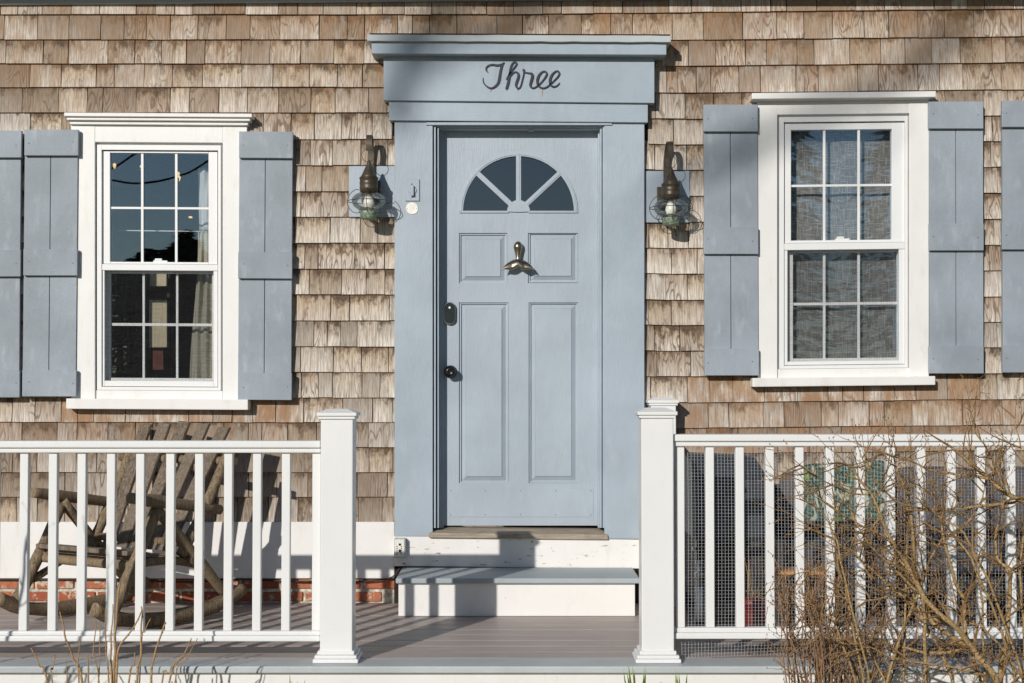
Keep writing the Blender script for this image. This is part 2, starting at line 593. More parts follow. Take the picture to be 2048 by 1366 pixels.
def screen_mat():
    k = N('insect_screen')
    df = k.n('BsdfDiffuse')
    df.inputs[0].default_value = (0.05, 0.05, 0.052, 1)
    tr = k.n('BsdfTransparent')
    p = k.pos()
    w = k.math('ADD', k.noise(k.mapp(p, (1, 1, 0.02)), 420, 1), k.noise(k.mapp(p, (0.02, 1, 1)), 420, 1))
    mx = k.n('MixShader')
    k.l(k.rng(w, 0.7, 1.3, 0.95, 0.80, False), mx.inputs[0])
    k.l(df.outputs[0], mx.inputs[1])
    k.l(tr.outputs[0], mx.inputs[2])
    # share of open mesh
    k.l(mx.outputs[0], k.out.inputs[0])
    return k.m


MAT['screen'] = screen_mat()


def palm_mat():
    k = N('palm_print_fabric')
    p = k.obj()
    f1 = k.noise(k.mapp(p, (1, 1, 0.5)), 17, 2, 0.5, 1.2)
    fronds = k.math('SINE', k.math('ADD', k.math('MULTIPLY', k.noise(p, 4.0, 1, 0.4), 60.0), k.math('MULTIPLY', k.sep(p)[2], 330.0)))
    c = k.mix(k.rng(f1, 0.40, 0.46), (0.40, 0.42, 0.33), (0.020, 0.058, 0.042))
    c = k.mix(k.math('MULTIPLY', k.rng(fronds, 0.1, 0.7), k.rng(f1, 0.42, 0.56)), c, (0.10, 0.18, 0.145))
    c = k.mix(k.rng(k.noise(p, 6.5, 2), 0.60, 0.66), c, (0.17, 0.25, 0.07))
    return k.fin(c, 0.85)


MAT['palm'] = palm_mat()


def emit_mat(name, col, st):
    k = N(name)
    k.fin((0.9, 0.8, 0.6), 0.3)
    k.b.inputs['Emission Color'].default_value = tuple(col) + (1,)
    k.b.inputs['Emission Strength'].default_value = st
    return k.m


MAT['lit_bulb'] = emit_mat('lit_bulb', (1.0, 0.66, 0.26), 1.2)


def ground_mat():
    k = N('winter_lawn')
    p = k.pos()
    n1 = k.noise(p, 0.8, 5, 0.6)
    n2 = k.noise(p, 40, 3, 0.6)
    c = k.mix(k.rng(n1, 0.35, 0.65), (0.17, 0.15, 0.075), (0.11, 0.115, 0.05))
    c = k.mix(k.rng(n2, 0.4, 0.7, 0, 0.6), c, (0.24, 0.20, 0.12))
    k.bump(n2, 0.5, 0.02)
    return k.fin(c, 0.95)


MAT['ground'] = ground_mat()

# ------------------------------------------------------------------ ground
GZ = -0.46
M().add([(-140, -180, GZ), (140, -180, GZ), (140, 40, GZ), (-140, 40, GZ)], [(0, 1, 2, 3)]).build('ground', MAT['ground'], kind='structure')

# ------------------------------------------------------------------ the house
house = thing('house', (0, 0.1, GZ), 'shingled house front with blue-grey door and white-trimmed sash windows', 'house')

LW = (190, 285, 445, 792)        # openings, px: left window
RW = (1555, 228, 1819, 748)      # right window
DW = (866, 250, 1209, 1078)      # door
zt = P(0, -60).z
zb = GZ
xl, xr = P(-260, 0).x, P(2310, 0).x


def XZ(px, py):
    p = P(px, py, 0.0)
    return p.x, p.z


# sheathing behind the shingles, with real openings
sh = M()
cuts = []
for q in (LW, DW, RW):
    a, b = XZ(q[0], q[1]), XZ(q[2], q[3])
    cuts.append((a[0], b[0], b[1], a[1]))
xprev = xl
for x0, x1, z0, z1 in cuts:
    sh.box(xprev, x0, 0.0, 0.14, zb, zt)
    sh.box(x0, x1, 0.0, 0.14, zb, z0)
    sh.box(x0, x1, 0.0, 0.14, z1, zt)
    xprev = x1
sh.box(xprev, xr, 0.0, 0.14, zb, zt)
sh.build('wall', MAT['sheath'], house)

# one dark room behind the whole front
rm = M()
X0, X1, Y0, Y1, Z0, Z1 = xl + 0.05, xr - 0.05, 0.141, 3.6, 0.05, zt
rm.add([(X0, Y0, Z0), (X1, Y0, Z0), (X1, Y1, Z0), (X0, Y1, Z0), (X0, Y0, Z1), (X1, Y0, Z1), (X1, Y1, Z1), (X0, Y1, Z1)],
       [(0, 1, 2, 3), (7, 6, 5, 4), (3, 2, 6, 7), (0, 3, 7, 4), (2, 1, 5, 6)])
rm.build('interior_room', MAT['room'], house, normals=False)
# roof and eave
ev = M()
ev.quad([(-260, -45), (1338, -45), (1332, -2), (-260, 11)], -0.036, 0.0)
ev.build('eave_board', MAT['eave'], house, 0.004)
rf = M()
ze = P(0, 17).z + 0.42 * 0.4125
rf.box(xl - 0.3, xr + 0.3, -0.42, 0.15, ze, ze + 0.03)
rf.add([(xl - 0.3, -0.44, ze + 0.031), (xr + 0.3, -0.44, ze + 0.031), (xr + 0.3, 4.2, zt + 3.0), (xl - 0.3, 4.2, zt + 3.0),
        (xl - 0.3, -0.44, ze + 0.08), (xr + 0.3, -0.44, ze + 0.08), (xr + 0.3, 4.2, zt + 3.05), (xl - 0.3, 4.2, zt + 3.05)],
       [(0, 1, 2, 3), (7, 6, 5, 4), (0, 4, 5, 1), (1, 5, 6, 2), (2, 6, 7, 3), (3, 7, 4, 0)])
rf.build('roof', MAT['eave'], house)

# ------------------------------------------------------------------ shingles
ROW_L = [-20, 30, 80, 128, 175, 226, 279, 331, 383, 434, 486, 538, 589, 641, 693, 744, 795, 844, 894, 944, 993, 1046]
ROW_R = [-24, 26, 81, 133, 187, 239, 290, 341, 393, 445, 497, 548, 600, 651, 702, 753, 805, 856, 907, 957, 1007, 1052]


def butt(i, x):
    if x < 1000: return ROW_L[i]
    r = ROW_R[i] + (-0.0105 * (x - 1345) if x > 1345 else 0)
    if x > 1340: return r
    return ROW_L[i] + (ROW_R[i] - ROW_L[i]) * (x - 1000) / 340.0


HOLES = [(168, 285, 470, 790), (1536, 229, 1838, 745), (800, 244, 1278, 1135), (785, 90, 1295, 243)]
HIDE = [(45, 255, 157, 797), (141, 226, 496, 820), (478, 258, 590, 803), (-300, 255, 46, 800), (733, 66, 1343, 250), (788, 240, 1290, 1140),
        (1404, 200, 1518, 755), (1503, 183, 1872, 774), (1856, 197, 1969, 750), (2003, 195, 2300, 748), (698, 330, 790, 436), (1290, 340, 1380, 447),
        (-300, 880, 645, 908), (640, 822, 716, 1060), (1280, 820, 1352, 1060), (1345, 868, 2300, 1060)]
# under the sills and high up the wood has kept its orange
def stain_at(x, y):
    s = 0.0
    if 100 < x < 640 and 795 <= y < 850: s = 0.9
    elif -50 < x < 640 and 840 < y < 900: s = 0.34
    if 1370 < x < 1930 and 750 < y < 808: s = 0.95
    elif 1345 < x < 2080 and 790 < y < 910: s = 0.62
    if y < 35: s = max(s, 0.45)
    elif y < 85: s = max(s, 0.48)
    elif y < 135: s = max(s, 0.40)
    elif y < 180: s = max(s, 0.34)
    elif y < 240: s = max(s, 0.18)
    if 735 < x < 800 and 120 < y < 240: s = max(s, 0.5)
    return s


pieces = []
for i in range(1, len(ROW_L)):
    x = -70 + rr(-30, 0)
    while x < 2120:
        w = random.choice((rr(26, 44), rr(40, 62), rr(46, 66), rr(58, 80)))
        x1 = x + w
        mid = (x + x1) / 2
        yt, yb = butt(i - 1, mid), butt(i, mid)
        spans = [(x, x1)]
        for hx0, hy0, hx1, hy1 in HOLES:
            if yb > hy0 + 2 and yt < hy1 - 2:
                ns = []
                for a, b in spans:
                    if b <= hx0 or a >= hx1: ns.append((a, b))
                    else:
                        if a < hx0: ns.append((a, hx0))
                        if b > hx1: ns.append((hx1, b))
                spans = ns
        for a, b in spans:
            if b - a > 7:
                pieces.append((i, a, b))
        x = x1
cand = []
for idx, (i, a, b) in enumerate(pieces):
    yt, yb = butt(i - 1, (a + b) / 2), butt(i, (a + b) / 2)
    va = 0
    for sx in range(6):
        for sy in range(4):
            qx, qy = a + (b - a) * (sx + .5) / 6, yt + (yb - yt) * (sy + .5) / 4
            if 0 < qx < 2048 and 0 < qy < 1366 and not any(h[0] < qx < h[2] and h[1] < qy < h[3] for h in HIDE):
                va += 1
    cand.append((va * (b - a) * (yb - yt), idx))
cand.sort(reverse=True)
single = set(idx for ar, idx in cand[:300])


def shingle(mb, i, a, b):
    ga, gb = 0.5 + rr(0, 0.55), 0.5 + rr(0, 0.55)
    jl, jr = rr(-1.0, 1.0), rr(-1.0, 1.0)
    mid = (a + b) / 2
    yb_l, yb_r = butt(i, a) + jl * 0.55, butt(i, b) + jl * 0.55 + jr * 0.25
    up = 7.0
    yt_l, yt_r = butt(i - 1, a) - up, butt(i - 1, b) - up
    tb_l = 0.0180 + rr(-0.002, 0.002)
    tb_r = tb_l + rr(-0.0015, 0.0015)
    lean = rr(-0.4, 0.4)
    TL, TR = P(a + ga + lean, yt_l), P(b - gb + lean, yt_r)
    BR, BL = P(b - gb, yb_r), P(a + ga, yb_l)
    f = [Vector((TL.x, -0.0030, TL.z)), Vector((TR.x, -0.0030, TR.z)), Vector((BR.x, -tb_r, BR.z)), Vector((BL.x, -tb_l, BL.z))]
    bk = [Vector((p.x, -0.0005, p.z)) for p in (TL, TR, BR, BL)]
    r1, r2 = random.random(), random.random()
    yy_ = butt(i, mid)
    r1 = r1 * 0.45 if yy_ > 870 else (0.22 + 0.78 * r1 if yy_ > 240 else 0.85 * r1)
    st = max(0.0, min(1.0, stain_at(mid, (butt(i - 1, mid) + butt(i, mid)) / 2 + 8) * rr(0.65, 1.1) + (0.25 if random.random() < 0.05 else 0)))
    at = [(r1, 1, r2, st), (r1, 1, r2, st), (r1, 0, r2, st), (r1, 0, r2, st)] * 2
    mb.hexa(f + bk, at)


rest = M()
for idx, (i, a, b) in enumerate(pieces):
    if idx in single:
        m = M()
        shingle(m, i, a, b)
        m.build('shingle', MAT['shingle'], house)
    else:
        shingle(rest, i, a, b)
rest.build('shingle_courses', MAT['shingle'], house, kind='stuff')

for x0, x1, yy in ((150, 500, 829), (1515, 1865, 789)):
    x = x0
    while x < x1:
        for dx in (0, 7):
            M().lathe(P(x + dx, yy + rr(-1.5, 1.5), -0.0165), [(0.0026, 0), (0.0022, 0.002)], 7, 'y').build('nail', MAT['steel'], house)
        x += rr(38, 58)

# ------------------------------------------------------------------ skirt board, bricks
M().slab(-120, 1044, 788.7, 1157, -0.034, 0.0).build('skirt_board', MAT['white_h'], house, 0.003)
M().slab(1289.5, 1052, 2200, 1157, -0.034, 0.0).build('skirt_board', MAT['white_h'], house, 0.003)
fd = M()
fd.box(xl, xr, -0.004, -0.0002, zb, P(0, 1158).z)
fd.build('foundation', MAT['mortar'], house)
zc = [0.002, 0.067, 0.132]
for r in range(2):
    x = P(-130, 1180).x + r * 0.11
    while x < xr - 0.2:
        w = 0.195 + rr(-0.012, 0.012)
        if not (P(795, 1180).x < x + w / 2 < P(1270, 1180).x):
            m = M()
            j = [rr(-0.004, 0.004) for _ in range(12)]
            h0, h1 = zc[r] + 0.006, zc[r] + 0.055
            yf = -0.016 + rr(-0.003, 0.003)
            m.hexa([(x + j[0], yf, h1 + j[1]), (x + w + j[2], yf + j[3] * .5, h1 + j[4]), (x + w + j[5], yf, h0 + j[6] * .5), (x + j[7], yf + j[8] * .5, h0 + j[9] * .5),
                    (x, -0.003, h1), (x + w, -0.003, h1), (x + w, -0.003, h0), (x, -0.003, h0)])
            m.build('brick', MAT['brick'], house, 0.005)
        x += w + 0.014

# ------------------------------------------------------------------ windows
def window(op, gu, gl, mu_v, mu_h, ml_v, ml_h, cas, crown, sill, meet, kind):
    """op opening px; gu / gl glass px of the upper and lower sash; cas outer casing px"""
    wr = M()
    # flat casing boards: jambs, head
    wr.slab(cas[0], cas[1], op[0], op[3] + 8, -0.042, 0.0)
    wr.slab(op[2], cas[1], cas[2], op[3] + 8, -0.042, 0.0)
    wr.slab(op[0] - 0.3, cas[1] + 0.4, op[2] + 0.3, op[1], -0.0405, 0.0)
    root = wr.build('window', MAT['white'], house, 0.003, label='white wood window casing')
    # crown
    cr = M()
    for x0, y0, x1, y1, yf in crown:
        cr.slab(x0, y0, x1, y1, yf, -0.001)
    cr.build('crown', MAT['white_h'], root, 0.003)
    s = M()
    s.slab(sill[0], sill[1], sill[2], sill[3], -0.088, 0.0)
    s.build('sill', MAT['white_h'], root, 0.004)
    s = M()
    s.slab(op[0] + 0.4, op[3] - 11, op[2] - 0.4, op[3] + 8, -0.030, 0.02)
    s.build('subsill', MAT['white_h'], root, 0.002)
    # outer frame, two steps
    fr = M()
    a = (op[0] + 3.5, op[1] + 5, op[2] - 3.5, op[3] - 11.5)
    b = (op[0] + 13, op[1] + 15, op[2] - 9, op[3] - 18)
    for yf, o, q in ((-0.012, (op[0] + 1.2, op[1] + 1.5, op[2] - 1.2, op[3] - 11.2), a), (-0.026, a, b)):
        fr.slab(o[0], o[1], q[0], o[3], yf, 0.08)
        fr.slab(q[2], o[1], o[2], o[3], yf, 0.08)
        fr.slab(q[0] + 0.1, o[1], q[2] - 0.1, q[1], yf + 0.0005, 0.08)
        fr.slab(q[0] + 0.1, q[3], q[2] - 0.1, o[3], yf + 0.0005, 0.08)
    fr.build('frame', MAT['vinyl'], root, 0.0015)
    # upper sash
    us = M()
    o = (b[0] + 1.5, b[1] + 3, b[2] - 1.5, meet[0])
    us.slab(o[0], o[1], gu[0], o[3] + 4, -0.010, 0.035)
    us.slab(gu[2], o[1], o[2], o[3] + 4, -0.010, 0.035)
    us.slab(gu[0] + .1, o[1], gu[2] - .1, gu[1], -0.0095, 0.035)
    us.slab(gu[0] + .1, gu[3], gu[2] - .1, o[3] + 4, -0.0095, 0.035)
    us.build('upper_sash', MAT['vinyl'], root, 0.0015)
    xs = [gu[0]] + [x for v in mu_v for x in v] + [gu[2]]
    ys = [gu[1]] + list(mu_h) + [gu[3]]
    for c in range(3):
        for r in range(2):
            M().slab(xs[2 * c] - 2, ys[2 * r] - 2, xs[2 * c + 1] + 2, ys[2 * r + 1] + 2, 0.006, 0.010).build('pane', MAT['glass'], root)
    for v in mu_v:
        M().slab(v[0], gu[1], v[1], gu[3], -0.0005, 0.0045).build('muntin', MAT['vinyl'], root, 0.001)
    mm = M()
    mm.slab(gu[0], mu_h[0], gu[2], mu_h[1], 0.0002, 0.0043)
    mm.build('muntin', MAT['vinyl'], root, 0.001)
    # meeting rail of the screen frame
    M().slab(b[0] + 0.5, meet[0] + 4.5, b[2] - 0.5, meet[1], -0.022, 0.02).build('meeting_rail', MAT['vinyl'], root, 0.002)
    # sash lock
    cx = (gu[0] + gu[2]) / 2 + 3
    lk = M()
    lk.slab(cx - 15, gu[3] - 3, cx + 13, gu[3] + 2, -0.004, 0.004)
    lk.slab(cx - 12, gu[3] - 7, cx + 2, gu[3] - 3, -0.006, 0.003)
    lk.build('sash_lock', MAT['vinyl'], root, 0.001)
    # lower sash, behind the half screen
    ls = M()
    g2 = (gl[0] + 11, gl[1] + 6, gl[2] - 3, gl[3] - 6)
    ls.slab(gl[0] - 2, gl[1] - 3, g2[0], gl[3] + 4, 0.030, 0.060)
    ls.slab(g2[2], gl[1] - 3, gl[2] + 2, gl[3] + 4, 0.030, 0.060)
    ls.slab(g2[0] + .1, gl[1] - 3, g2[2] - .1, g2[1], 0.0305, 0.060)
    ls.slab(g2[0] + .1, g2[3], g2[2] - .1, gl[3] + 4, 0.0305, 0.060)
    ls.build('lower_sash', MAT['vinyl'], root, 0.0015)
    xs = [g2[0]] + [x for v in ml_v for x in v] + [g2[2]]
    ys = [g2[1]] + list(ml_h) + [g2[3]]
    for c in range(3):
        for r in range(2):
            M().slab(xs[2 * c] - 2, ys[2 * r] - 2, xs[2 * c + 1] + 2, ys[2 * r + 1] + 2, 0.047, 0.051).build('pane', MAT['glass'], root)
    for v in ml_v:
        M().slab(v[0], g2[1], v[1], g2[3], 0.040, 0.0455).build('muntin', MAT['vinyl'], root, 0.001)
    M().slab(g2[0], ml_h[0], g2[2], ml_h[1], 0.0407, 0.0453).build('muntin', MAT['vinyl'], root, 0.001)
    # half screen
    sf = M()
    o = (b[0] + 1, meet[1], b[2] - 1, b[3] - 1)
    sf.slab(o[0], o[1] - 1, gl[0], o[3], -0.016, 0.004)
    sf.slab(gl[2], o[1] - 1, o[2], o[3], -0.016, 0.004)
    sf.slab(gl[0] + .1, gl[3], gl[2] - .1, o[3], -0.0155, 0.004)
    sf.build('screen_frame', MAT['vinyl'], root, 0.0015)
    M().slab(gl[0] - 1, gl[1] - 3, gl[2] + 1, gl[3] + 1, -0.004, -0.0036).build('insect_screen', MAT['screen'], root)
    return root


shear(0.006, 318)
window(LW, (220, 306, 417, 524), (209, 541, 427, 762), ((282, 287), (350, 355)), (414, 418.5), ((285, 289.5), (352, 356.5)), (646.5, 652),
       (142, 249, 494, 0), [(128, 226, 504, 233.5, -0.098), (133, 233.5, 500, 241, -0.082), (139, 241, 496, 249.5, -0.062)],
       (132, 798, 496, 819), (524, 541), 'left')
shear(-0.011, 1688)
window(RW, (1582, 259, 1784, 480), (1575, 499, 1798, 722), ((1646, 1651), (1715, 1720)), (368.5, 373), ((1646, 1651), (1715, 1720)), (604.5, 610),
       (1516, 199, 1858, 0), [(1504, 184, 1872, 196, -0.098), (1512, 196, 1862, 199.5, -0.066)],
       (1505, 754, 1871, 772), (481, 499), 'right')
shear()

# ------------------------------------------------------------------ shutters
def shutter(x0, x1, y0, y1, bat, k, xb=0.0, half=False):
    """two planks under three battens; xb = lean of the foot in px"""
    shear(k, (x0 + x1) / 2)
    yf, yb = -0.052, -0.026

    def q(a, b, t, u, f, bk, m):
        def L(x, y): return x + xb * (y - y0) / (y1 - y0)
        m.quad([(L(a, t), t), (L(b, t), t), (L(b, u), u), (L(a, u), u)], f, bk)
        return m
    xm = (x0 + x1) / 2 - 1
    g = part_root('shutter', P(xm, y1, yb), house)
    g['label'] = 'blue-grey board-and-batten shutter'
    q(x0 + .8, xm - 0.55, y0 + 2, y1 - 2, yf, yb, M()).build('plank', MAT['shutter'], g, 0.002)
    q(xm + 0.55, x1 - .8, y0 + 2, y1 - 2, yf, yb, M()).build('plank', MAT['shutter'], g, 0.002)
    for t, u in bat:
        bo = rr(-0.5, 0.5)
        q(x0 + bo, x1 + bo * .5, t, u, yf - 0.024, yf - 0.0004, M()).build('batten', MAT['shutter'], g, 0.0025)
        for xx in (x0 + 9, x1 - 11):
            yy = (t + u) / 2 + rr(-3, 3)
            M().lathe(P(xx, yy, yf - 0.0239), [(0.0032, 0), (0.0032, 0.0012)], 8, 'y').build('nail', MAT['nail'], g)
    # stand-offs that hold the shutter on the wall
    for yy in (y0 + 60, y1 - 60):
        M().slab(xm - 12, yy, xm + 12, yy + 8, yb + 0.0004, -0.006).build('cleat', MAT['shutter'], g)
    shear()


shutter(-66, 43, 261, 795, ((261, 315), (500, 553), (741, 795)), 0.0, -4)
shutter(49, 157, 259, 793, ((259, 311), (498, 551), (740, 793)), 0.0, -5)
shutter(478, 586, 263, 800, ((263, 316), (504, 557), (746, 800)), 0.006, -3)
shutter(1407, 1516, 209, 751, ((209, 263), (454, 508), (698, 751)), 0.0, 2)
shutter(1858, 1967, 203, 747, ((203, 257), (447, 501), (692, 747)), 0.0, 1)
shutter(2004, 2113, 201, 745, ((201, 254), (445, 499), (690, 745)), 0.0, 1)

# ------------------------------------------------------------------ door surround
shear(0.005, 1040)
ds = M()
ds.slab(789, 241, 865.5, 1074, -0.050, 0.0)
ds.slab(1209, 241, 1289, 1077, -0.050, 0.0)
surround = ds.build('door_surround', MAT['blue'], house, 0.003, label='wide blue-grey flat casing boards and stepped head round the door')
shear(0.008, 1040)
M().slab(778, 203, 1296, 243, -0.070, 0.0).build('architrave', MAT['blue_h'], surround, 0.003)
shear(0.010, 1040)
M().slab(767, 108, 1309, 203.5, -0.088, 0.0).build('frieze', MAT['blue_h'], surround, 0.003)
shear(0.004, 1040)
M().slab(743, 83, 1333, 108.5, -0.150, 0.0).build('cornice', MAT['blue_h'], surround, 0.003)
cap = M()
tp, bt = [], []
for i in range(29):
    x = 734 + (1342 - 734) * i / 28
    tp.append(P(x, 70 + 1.0 * mnoise.noise(Vector((i * .45, 3, 0))), -0.172))
    bt.append(P(x, 83 + 1.0 * mnoise.noise(Vector((i * .6, 9, 0))), -0.172))
cap.prism(tp + bt[::-1], (0, 0.172, 0))
cap.build('drip_cap', MAT['nosing'], surround, 0.002)
M().slab(740, 67.5, 1340, 70.5, -0.155, 0.0).build('flashing', MAT['sheath'], surround)
shear()
# jamb mouldings, stepped back to the door
jb = M()
for x0, x1, yf in ((866, 868, 0.020), (868, 871.5, -0.038), (871.5, 875, 0.020), (875, 877.5, -0.028), (877.5, 882, 0.020), (882, 887, 0.035)):
    jb.slab(x0, 252, x1 + 0.05, 1056, yf, 0.14)
jb.build('jamb', MAT['blue'], surround, 0.0015)
jb = M()
for x0, x1, yf in ((1205.5, 1209, -0.038), (1203.5, 1205.5, 0.0), (1200, 1203.5, -0.024), (1196, 1200, 0.020)):
    jb.slab(x0, 252, x1 + 0.05, 1056, yf, 0.14)
jb.build('jamb', MAT['blue'], surround, 0.0015)
hd = M()
hd.slab(852, 244.5, 1224, 250, -0.0585, 0.0)
hd.slab(866, 250, 1209, 254, -0.034, 0.14)
hd.slab(876, 254, 1200, 258, -0.014, 0.14)
hd.slab(1057, 258, 1068, 261, -0.004, 0.05)
hd.build('head_jamb', MAT['blue'], surround, 0.0015)
# the word on the frieze, bent iron
T_STROKES = [
    [(368, 460, 10), (330, 410, 24), (335, 360, 28), (385, 315, 30), (460, 300, 34), (550, 312, 38), (640, 297, 34), (690, 264, 24), (705, 250, 8)],
    [(668, 290, 30), (640, 360, 42), (615, 480, 46), (595, 610, 48), (565, 690, 42), (500, 755, 36), (430, 780, 30), (360, 755, 26), (300, 700, 22), (268, 640, 16), (265, 560, 4)],
    [(740, 600, 14), (790, 520, 26), (850, 430, 26), (920, 340, 28), (955, 280, 26), (935, 248, 24), (890, 255, 28), (850, 310, 34), (825, 400, 40), (805, 540, 46), (775, 690, 46), (745, 795, 44)],
    [(820, 545, 14), (880, 470, 20), (930, 448, 26), (985, 480, 40), (990, 550, 44), (960, 640, 44), (940, 710, 40), (955, 760, 30), (990, 782, 24), (1030, 750, 22), (1060, 650, 24), (1090, 530, 24), (1105, 440, 28), (1100, 415, 46), (1095, 400, 40), (1092, 385, 14)],
    [(1115, 455, 20), (1200, 470, 26), (1265, 490, 46), (1275, 550, 50), (1250, 640, 48), (1235, 710, 42), (1250, 760, 30), (1300, 775, 24), (1360, 745, 22), (1430, 690, 22), (1500, 610, 24), (1555, 530, 32), (1570, 470, 32), (1530, 435, 26), (1470, 450, 28), (1410, 520, 40), (1380, 600, 46), (1385, 690, 42), (1430, 755, 34), (1500, 778, 26), (1570, 755, 24), (1640, 700, 24), (1730, 615, 24), (1800, 540, 28), (1828, 470, 32), (1790, 428, 26), (1730, 450, 28), (1670, 520, 40), (1640, 600, 46), (1640, 680, 42), (1675, 735, 34), (1730, 748, 26), (1790, 720, 20), (1838, 665, 6)]]
lt = M()
for si, stk in enumerate(T_STROKES):
    pts = spline(stk, 5)
    yf = -0.0945 - si * 0.0004
    L, R = [], []
    for i, (x, y, w) in enumerate(pts):
        ax, ay = pts[max(i - 1, 0)][:2]
        bx, by = pts[min(i + 1, len(pts) - 1)][:2]
        dx, dy = bx - ax, by - ay
        d = math.hypot(dx, dy) or 1
        nx, ny = -dy / d * w * 0.56, dx / d * w * 0.56
        L.append(P(940 + (x + nx) / 10.24, 100 + (y + ny) / 10.24, yf))
        R.append(P(940 + (x - nx) / 10.24, 100 + (y - ny) / 10.24, yf))
    n = len(L)
    dpt = Vector((0, 0.0055, 0))
    lt.add(L + R + [p + dpt for p in L] + [p + dpt for p in R],
           [f for i in range(n - 1) for f in ((i, i + 1, n + i + 1, n + i), (2 * n + i, 3 * n + i, 3 * n + i + 1, 2 * n + i + 1),
                                             (i, 2 * n + i, 2 * n + i + 1, i + 1), (n + i, n + i + 1, 3 * n + i + 1, 3 * n + i))])
lt.build('lettering', MAT['letter'], surround, label='black script lettering reading Three')
rs = N('rust_stain')
MAT['rust'] = rs.fin((0.36, 0.19, 0.075), 0.8)
for x, y0, y1, w in ((982, 178, 184, 1.4), (1013, 178.5, 181.5, 2.4), (1036, 178, 181.5, 2.6), (1085, 178.5, 193, 1.0)):
    M().quad([(x - w, y0), (x + w, y0), (x + w * .4, y1), (x - w * .4, y1)], -0.0888, -0.0880).build('rust_streak', MAT['rust'], surround)

# ------------------------------------------------------------------ door leaf
YD = 0.060                       # face of stiles and rails
door_x0, door_x1, door_y0, door_y1 = 886, 1196, 256, 1051
FX, FY, FR = 1037, 423, 117      # fanlight centre and radius, px
leaf = M()
leaf.slab(door_x0, door_y0, door_x1, 300, YD, YD + 0.04)               # top rail
leaf.slab(door_x0, 300, 918, door_y1, YD, YD + 0.04)                   # lock stile
leaf.slab(1156, 300, door_x1, door_y1, YD, YD + 0.04)
leaf.slab(918, 424, 1156, 466, YD + .0003, YD + 0.04)
leaf.slab(918, 566, 1156, 605, YD + .0003, YD + 0.04)
leaf.slab(918, 966, 1156, door_y1, YD + .0003, YD + 0.04)
leaf.slab(1014.5, 466, 1056, 566, YD + .0003, YD + 0.04)
leaf.slab(1017, 605, 1057.5, 966, YD + .0003, YD + 0.04)
# spandrels round the arch
na = 28
arc = [(FX - FR * math.cos(math.pi * i / na), FY - FR * math.sin(math.pi * i / na)) for i in range(na + 1)]
for i in range(na):
    (ax, ay), (bx, by) = arc[i], arc[i + 1]
    leaf.quad([(ax if i else 918, 299.5), (bx if i < na - 1 else 1156, 299.5), (bx if i < na - 1 else 1156, min(by, 424)), (ax if i else 918, min(ay, 424))], YD + .0003, YD + 0.04)
door = leaf.build('door', MAT['door'], house, label='pale blue-grey panelled door with a fanlight')


def panel(x0, y0, x1, y1):
    m = M()
    m.slab(x0 - 1, y0 - 1, x1 + 1, y1 + 1, YD + 0.019, YD + 0.03)       # sunk ground
    st = [(0, YD - 0.003, YD + 0.013), ]
    # ogee frame
    w = 3.2
    m.slab(x0, y0, x0 + w, y1, YD + 0.009, YD + 0.0189)
    m.slab(x1 - w, y0, x1, y1, YD + 0.009, YD + 0.0189)
    m.slab(x0 + w, y0, x1 - w, y0 + w, YD + 0.0093, YD + 0.0189)
    m.slab(x0 + w, y1 - w, x1 - w, y1, YD + 0.0093, YD + 0.0189)
    # raised field with sloping margins
    a = (x0 + 5.0, y0 + 5.0, x1 - 5.0, y1 - 5.0)
    b = (x0 + 12.5, y0 + 12.5, x1 - 12.5, y1 - 12.5)
    lo = [P(a[0], a[1], YD + .0188), P(a[2], a[1], YD + .0188), P(a[2], a[3], YD + .0188), P(a[0], a[3], YD + .0188)]
    md = [P(b[0], b[1], YD + .0075), P(b[2], b[1], YD + .0075), P(b[2], b[3], YD + .0075), P(b[0], b[3], YD + .0075)]
    hi = [P(b[0] + .8, b[1] + .8, YD + .002), P(b[2] - .8, b[1] + .8, YD + .002), P(b[2] - .8, b[3] - .8, YD + .002), P(b[0] + .8, b[3] - .8, YD + .002)]
    m.add(lo + md + hi, [(i, (i + 1) % 4, 4 + (i + 1) % 4, 4 + i) for i in range(4)] + [(4 + i, 4 + (i + 1) % 4, 8 + (i + 1) % 4, 8 + i) for i in range(4)] + [(8, 9, 10, 11)])
    m.build('panel', MAT['door'], door)


panel(918, 466.5, 1014, 566)
panel(1056.5, 465, 1155.5, 565)
panel(919, 605, 1016.5, 966)
panel(1058, 604.5, 1156, 965.5)
# fanlight: rim, spokes, hub, four panes
rim = M()
NA = 40
def arcp(r, i, n=NA): return (FX - r * math.cos(math.pi * i / n), FY - r * math.sin(math.pi * i / n))
for i in range(NA):
    for r0, r1, yf in ((111, 118.5, YD - 0.007), (113.5, 116.0, YD - 0.010)):
        rim.quad([arcp(r1, i), arcp(r1, i + 1), arcp(r0, i + 1), arcp(r0, i)], yf, YD + 0.02)
rim.slab(FX - 118.5, FY - 1.5, FX - 20, FY + 2.5, YD - 0.0072, YD + 0.02)
rim.slab(FX + 20, FY - 1.5, FX + 118.5, FY + 2.5, YD - 0.0072, YD + 0.02)
rim.build('fanlight_rim', MAT['door'], door)
hub = M()
for i in range(16):
    hub.quad([arcp(23, i, 16), arcp(23, i + 1, 16), (FX, FY), (FX, FY)], YD - 0.0085, YD + 0.02) if False else \
        hub.prism([P(*arcp(23, i, 16), YD - 0.0085), P(*arcp(23, i + 1, 16), YD - 0.0085), P(FX, FY + 1, YD - 0.0085)], (0, 0.03, 0))
hub.build('fanlight_hub', MAT['door'], door)
